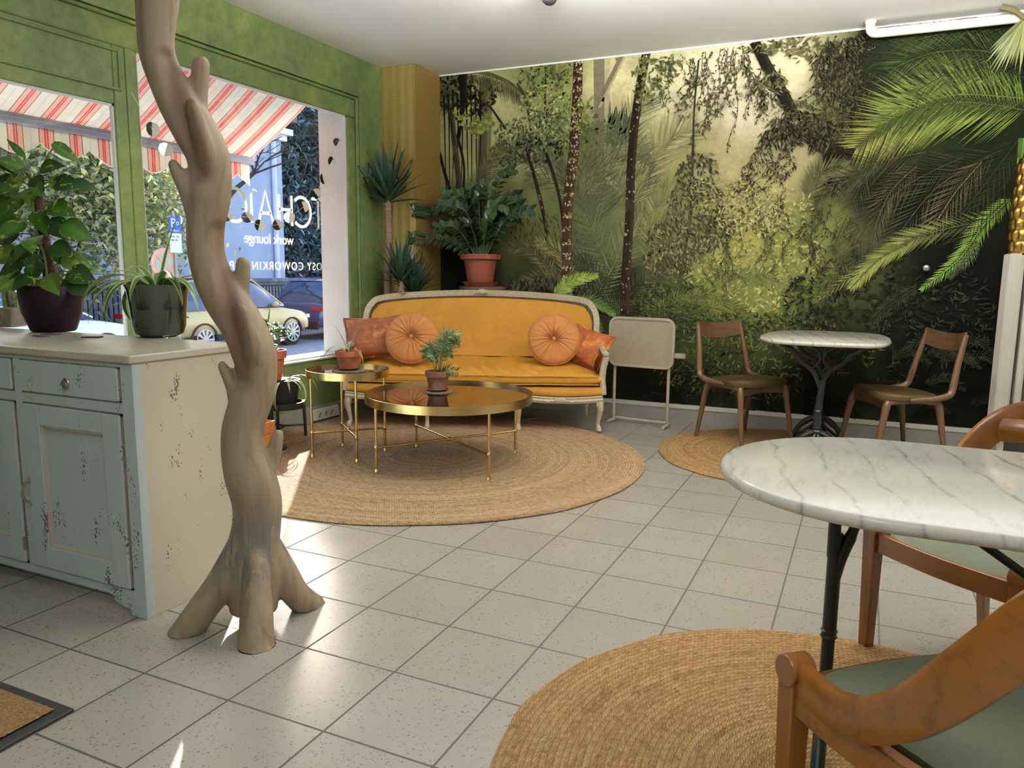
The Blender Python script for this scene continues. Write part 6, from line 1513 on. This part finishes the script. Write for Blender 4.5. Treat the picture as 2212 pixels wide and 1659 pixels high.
M_tyre = pm('black_tyre', (28, 28, 30), None, 20, .8); M_rim = pm('silver_alloy', (206, 210, 216), None, 10, .3, .8)
M_carglass = pm('tinted_car_glass', (46, 64, 96), (60, 82, 122), 1.5, .06, spec=1.0)
M_tail = pm('red_tail_light', (214, 34, 52), None, 10, .2); M_dark = pm('dark_plastic_trim', (34, 36, 42), None, 10, .6)
def car(label, x, y, L, H, paint, rz=0, W_=.93):
    t = thing('car', label, 'car', (x, y, GZ), rz, 'cars parked across the street')
    # stations along the length, rear (0) to front (1): bottom z, belt z, half width
    ST = [(0, .42, .78, .78), (.015, .36, .98, .86), (.06, .34, 1.02, .91), (.2, .33, 1.03, .93), (.5, .33, 1.01, .93), (.70, .33, 1.0, .93), (.76, .33, .98, .93), (.88, .33, .90, .91), (.96, .34, .80, .86), (.99, .38, .68, .78), (1, .46, .60, .70)]
    Q = spline(ST, 4); b = MB(); vs = []; n = 12
    for s, zb_, zt2, w_ in Q:
        for a, c_ in ((-.86, 0), (-1, .18), (-1.01, .5), (-.99, .78), (-.93, .96), (-.6, 1.01), (.6, 1.01), (.93, .96), (.99, .78), (1.01, .5), (1, .18), (.86, 0)): vs.append((a*w_*W_/.93, s*L, zb_+(zt2-zb_)*c_))
    fs = [(i*n+j, i*n+(j+1) % n, (i+1)*n+(j+1) % n, (i+1)*n+j) for i in range(len(Q)-1) for j in range(n)]+[tuple(range(n)), tuple((len(Q)-1)*n+n-1-j for j in range(n))]
    b.add(vs, fs); b.build('body', paint, t, angle=50)
    GS = [(.035, 1.02, .80, .01), (.10, H-.10, .68, .8), (.17, H-.02, .66, 1), (.35, H, .66, 1), (.5, H-.02, .65, 1), (.60, H-.12, .66, .9), (.76, .99, .80, .02)]
    b = MB(); vs = []; Q = spline(GS, 4); n = 8
    for s, z, w_, k in Q:
        base = 1.0; w_ = min(w_, .86)
        for a, c_ in ((-.92, 0), (-.88, .25), (-.80, .8), (-.70, .98), (.70, .98), (.80, .8), (.88, .25), (.92, 0)):
            ww = (.90*(1-c_)+w_*c_/.8*.86) if c_ < .98 else w_*.92; vs.append((a/abs(a)*ww, s*L, base+(z-base)*c_))
    fs = [(i*n+j, i*n+j+1, (i+1)*n+j+1, (i+1)*n+j) for i in range(len(Q)-1) for j in range(n-1)]+[tuple(range(n)), tuple((len(Q)-1)*n+n-1-j for j in range(n))]
    b.add(vs, fs); b.build('windows', M_carglass, t, angle=50)
    b = MB(); b.grid(lambda u, v: ((-.60+1.20*v), L*(.10+.48*u), H-.005-.10*max(0, (.12-u)/.12)-.09*max(0, (u-.8)/.2)**1.3+.012*sin(pi*v)+.012), 16, 6)
    for s in (-1, 1):
        b.tube([(s*.845, .04*L, 1.03), (s*.66, .115*L, H-.10), (s*.645, .35*L, H-.015), (s*.65, .57*L, H-.07), (s*.845, .765*L, 1.01)], .028, 6)
        b.tube([(s*.86, .37*L, 1.0), (s*.67, .37*L, H-.03)], .024, 6)
    b.build('roof', paint, t, angle=60)
    for s in (-1, 1):
        for f in (.175, .81):
            b = MB(); b.sweep([(s*.845, f*L+.27*cos(k*pi/16), .345+.27*sin(k*pi/16)) for k in range(32)], [(-.11, -.07), (.11, -.07), (.12, .02), (.09, .075), (-.09, .075), (-.12, .02)][::1], up=(s, 0, 0), closed=True)
            w_ = b.build('wheel', M_tyre, t)
            b = MB()
            for k in range(10): a = 2*pi*k/10; b.bar((s*.955, f*L, .345), (s*.95, f*L+.225*cos(a), .345+.225*sin(a)), .035, .03, up=(1, 0, 0), w2=.055)
            b.sweep([(s*.948, f*L+.235*cos(k*pi/16), .345+.235*sin(k*pi/16)) for k in range(32)], [(-.012, -.02), (.012, -.02), (.012, .02), (-.012, .02)], up=(1, 0, 0), closed=True); b.build('alloy_rim', M_rim, w_)
        b = MB(); b.sweep([(s*.925, f2*L, .345+zz) for f2, zz in ()] or [(s*.93, .05*L, .40), (s*.945, .10*L, .42)], [(-.01, -.03), (.01, -.03), (.01, .03), (-.01, .03)]); b.box(min(s*.90, s*.95), max(s*.90, s*.95), .26*L, .72*L, .30, .44)
        for f in (.175, .81): b.sweep([(s*.925, f*L+.355*cos(k*pi/12), .345+.355*sin(k*pi/12)) for k in range(13)], [(-.02, -.03), (.02, -.03), (.02, .03), (-.02, .03)], up=(1, 0, 0))
        b.build('wheel_arch', M_dark, t)
        b = MB(); b.box(min(s*.50, s*.90), max(s*.50, s*.90), -.012, .03, .80, .90); b.box(min(s*.86, s*.925), max(s*.86, s*.925), -.005, .20, .82, .91); b.box(min(s*.55, s*.8), max(s*.55, s*.8), -.015, .02, .47, .51); b.build('tail_light', M_tail, t, bevel=.01, smooth=False)
        b = MB(); b.box(min(s*.58, s*.86), max(s*.58, s*.86), L*.955, L*.985, .66, .76); b.build('headlight', M_rim, t, bevel=.01, smooth=False)
        b = MB(); b.ball((s*.99, .665*L, 1.06), (.10, .07, .065), 10); b.build('mirror', paint, t)
    b = MB(); b.box(-.74, .74, -.02, .06, .30, .52); b.build('bumper', M_dark, t, bevel=.01, smooth=False)
    return t
def paint(name, c): 
    m, nt, b = base_mat(name); b.inputs['Base Color'].default_value = (*lin(c), 1); b.inputs['Metallic'].default_value = .2; b.inputs['Roughness'].default_value = .35; b.inputs['Coat Weight'].default_value = .7
    nt.links.new(ramp(nt, noise_t(nt, coords(nt), 40, 2), [(.3, lin(c)), (.7, tuple(x*.94 for x in lin(c)))]), b.inputs['Base Color']); return m
car('gold SUV parked across the street behind the driftwood tree', -11.35, 10.2, 4.5, 1.72, paint('champagne_gold_paint', (206, 182, 128)))
car('dark blue SUV parked ahead of the gold one, seen next to the pink pillar', -11.35, 15.1, 4.5, 1.68, paint('dark_blue_paint', (52, 70, 118)))
car('white car parked behind the gold one, seen between the plant pots', -10.9, 4.7, 4.35, 1.55, paint('white_car_paint', (232, 234, 238)))
# pale building, wall and railing
bd = thing('building', 'pale blue white building with a drainpipe across the street', 'building', (0, 0, 0))
M_bw = pm('pale_blue_render', (176, 186, 212), (166, 176, 204), 1.2, .9)
b = MB(); b.box(-26, -16, -12, 20, GZ, 6.2); b.build('wall', M_bw, bd, smooth=False)
b = MB(); b.box(-26.2, -15.7, -12, 20.3, 5.75, 5.95); b.box(-26.2, -15.85, -12, 20.15, 5.55, 5.75); b.build('cornice', M_white, bd, smooth=False)
b = MB(); b.box(-26.4, -15.6, -12.2, 20.4, 6.2, 6.5); b.build('roof', pm('grey_roof', (120, 118, 122), None, 3, .9), bd, smooth=False)
b = MB(); b.tube([(-15.9, 19.5, GZ), (-15.9, 19.5, 5.5)], .09, 12); b.tube(spline([(-15.9, 19.5, 5.4), (-15.85, 19.5, 5.6), (-15.7, 19.6, 5.75)], 4), .09, 12); b.build('drainpipe', pm('pale_zinc_pipe', (216, 222, 238), None, 3, .5), bd)
for yw in (-2.0,):
    b = MB(); b.box(-16.02, -15.96, yw, yw+1.1, 1.6, 3.4); f = b.build('window', M_carglass, bd, smooth=False)
    b = MB()
    for a in ((yw-.08, yw, 1.5, 3.5), (yw+1.1, yw+1.18, 1.5, 3.5), (yw, yw+1.1, 3.4, 3.5), (yw-.1, yw+1.2, 1.46, 1.56)): b.box(-16.05, -15.92, *a)
    b.build('window_surround', M_white, f, smooth=False)
b = MB(); b.box(-15.2, -14.8, -12, 19.2, GZ, .75); b.box(-15.26, -14.74, -12, 19.3, .75, .86); tag(b.build('garden_wall', pm('grey_stone_wall', (140, 142, 156), (104, 106, 120), 2.2, .9, bmp=.6, bscale=12), None, smooth=False), 'grey stone garden wall in front of the pale building', 'wall')
fn = thing('railing', 'dark metal railing along the far side of the street behind the cars', 'fence', (-13.2, 0, 0))
b = MB(); b.box(-.02, .02, -6, 26, .66, .70); b.box(-.02, .02, -6, 26, -.45, -.41); b.build('rail', M_dark, fn, smooth=False)
b = MB(); y = -6.0
while y < 26: b.box(-.012, .012, y, y+.022, -.75, .68); y += .13
o = b.build('balusters', M_dark, fn, smooth=False); o['kind'] = 'stuff'
# no-parking sign and parking sign on one pole
sg = thing('parking_sign', 'blue P parking sign with a small white plate on a grey pole', 'sign', (-8.0, 8.19, 0))
b = MB(); b.tube([(-.03, 0, GZ), (-.03, 0, 2.15)], .025, 10); b.build('pole', pm('galvanised_pole', (150, 152, 156), None, 10, .5, .5), sg)
b = MB(); b.box(-.01, .01, -.12, .12, 1.78, 2.05); b.build('blue_panel', pm('blue_sign_face', (34, 96, 190), None, 10, .4), sg, smooth=False)
b = MB(); b.box(-.01, .01, -.12, .12, 1.44, 1.77); b.build('white_plate', pm('white_sign_face', (224, 226, 228), None, 10, .5), sg, smooth=False)
def signtext(body, y, z, size, col, par, name='lettering'):
    c = bpy.data.curves.new(name, 'FONT'); c.body = body; c.size = size; c.extrude = .0006
    o = bpy.data.objects.new(name, c); COL.objects.link(o); dg = bpy.context.evaluated_depsgraph_get(); me = bpy.data.meshes.new_from_object(o.evaluated_get(dg)); bpy.data.objects.remove(o)
    o = bpy.data.objects.new(name, me); COL.objects.link(o); me.materials.clear(); me.materials.append(col)
    o.parent = par; o.matrix_local = Matrix(((0, 0, 1, .012), (1, 0, 0, y), (0, 1, 0, z), (0, 0, 0, 1))); return o
M_sw = pm('white_sign_ink', (236, 238, 240), None, 9, .5); M_sb = pm('black_sign_ink', (30, 32, 36), None, 9, .5)
signtext('P', -.10, 1.87, .22, M_sw, sg); signtext('Collectif', -.105, 1.80, .052, M_sw, sg)
signtext('Max. 1h', -.10, 1.70, .05, M_sb, sg); signtext('08h-19h', -.10, 1.64, .04, M_sb, sg)
b = MB()
for a in ((.02, .075, 1.91, 1.92), (.02, .075, 1.955, 1.965), (.02, .03, 1.91, 1.965), (.065, .075, 1.91, 1.965)): b.box(.010, .013, *a)
b.build('disc_symbol', M_sw, sg, smooth=False)
ns = thing('no_parking_sign', 'round pale orange no parking sign with a diagonal bar seen between post and tree', 'sign', (-8.05, 7.97, 0))
fr_ = lambda a, c_, d: (d, a, c_+1.25)
b = MB(); b.prism([(.265*cos(k*pi/24), .265*sin(k*pi/24)) for k in range(48)], -.008, .0, frame=fr_); b.build('rim', pm('pale_orange_sign', (232, 172, 146), None, 8, .6), ns, smooth=False)  # rim and slash are an even pale orange
b = MB(); b.prism([(.185*cos(k*pi/24), .185*sin(k*pi/24)) for k in range(48)], .0, .004, frame=fr_); b.build('face', pm('grey_sign_face', (182, 180, 160), None, 8, .6), ns, smooth=False)
b = MB(); b.bar((.006, -.15, 1.40), (.006, .15, 1.10), .045, .006, up=(1, 0, 0)); b.build('slash', pm('pale_orange_slash', (226, 164, 140), None, 8, .6), ns, smooth=False)
b = MB(); b.tube([(-.035, 0, GZ), (-.035, 0, 1.5)], .025, 10); b.build('pole', M_rim, ns)
# street trees
RT = random.Random(21)
def street_tree(label, x, y, h, r, n, cols, leafy=True, seed=1, lean_=(0, 0), leaf=.10, trunk=.14, spread=1.0):
    rn = random.Random(seed); t = thing('street_tree', label, 'tree', (x, y, GZ))
    b = MB(); tips = []
    def grow(p, d, L, rad_, dep):
        q = Vector(p)+Vector(d)*L; mid = (Vector(p)+q)/2+Vector((rn.uniform(-.1, .1), rn.uniform(-.1, .1), 0))*L
        b.tube([p, mid, q], [rad_, rad_*.85, rad_*.7], 6 if dep < 3 else 8, caps=False); tips.append((q, dep))
        if dep > 0:
            for k in range(rn.choice((2, 3))+(dep < 2)):
                nd = (Vector(d)+Vector((rn.uniform(-1, 1), rn.uniform(-1, 1), rn.uniform(-.35, .55)))*.85*spread).normalized(); grow(q, nd, L*rn.uniform(.62, .85), rad_*.62, dep-1)
    grow((0, 0, 0), Vector((lean_[0], lean_[1], 1)).normalized(), h*.36, trunk, 5)
    b.v = [(max(-14.6-x, v[0]), v[1], v[2]) for v in b.v]
    b.build('trunk', pm('dark_bark', (82, 74, 72), (58, 52, 52), 6, .9, bmp=.5, bscale=20), t)
    if leafy:
        f = MB(); src = [p for p, d in tips if d <= 2]
        for i in range(n):
            p = rn.choice(src)+Vector((rn.gauss(0, r*.13), rn.gauss(0, r*.13), rn.gauss(-.25, r*.14))); a = rn.uniform(0, 6.28)
            leafshape(f, p, (cos(a), sin(a), rn.uniform(-1.2, .3)), (rn.uniform(-1, 1), rn.uniform(-1, 1), 1), leaf*rn.uniform(.7, 1.3), leaf*.24, jc(rn, .8, 1.2, rn.choice(cols)), 'blade', .2)
        f.v = [(max(-14.65-x+.2*sin(v[2]*9), v[0]), v[1], v[2]) for v in f.v]
        f.build('foliage', tint_mat('street_leaf', .6, .4), t, color=True, angle=180)
    return t
AU = ((186, 182, 122), (152, 160, 108), (196, 188, 130), (116, 130, 96), (136, 146, 112))
street_tree('autumn street tree with yellow green leaves behind the left window post', -12.6, 9.4, 4.3, 5.0, 22000, AU, seed=3, leaf=.14)
street_tree('green street tree seen above the pothos at the far left', -12.4, 4.2, 4.3, 5.0, 15000, ((96, 120, 66), (128, 142, 80), (160, 164, 90)), seed=8, leaf=.15)
street_tree('bare dark branched street tree in front of the pale building', -13.9, 13.6, 6.0, 3, 0, AU, leafy=False, seed=13, lean_=(0, .25), trunk=.13, spread=1.15)
hd = thing('conifer_hedge', 'tall dark conifer hedge right of the pale building', 'hedge', (0, 0, 0))
b = MB(); rn = random.Random(5)
for i in range(9000):
    y_ = rn.uniform(20.5, 29); z_ = rn.uniform(GZ, 8.5); x_ = -17.2+rn.uniform(-.5, .5)-.35*abs(sin(y_*1.6))
    leafshape(b, (x_, y_, z_), (rn.uniform(-.2, 1), rn.uniform(-1, 1), rn.uniform(-.9, .5)), (1, 0, .4), .34*rn.uniform(.7, 1.3), .05, jc(rn, .6, 1.4, ((48, 66, 74) if rn.random() < .75 else (112, 132, 140))), 'blade', .2)
b.build('foliage', tint_mat('conifer_leaf', .7, .1), hd, color=True, angle=180)
b = MB(); b.box(-19.5, -17.7, 20.45, 29, GZ, 8.3); b.build('inner_growth', pm('dark_conifer_core', (26, 38, 44), (38, 54, 58), 3, .95, bmp=.6, bscale=9), hd, smooth=False)
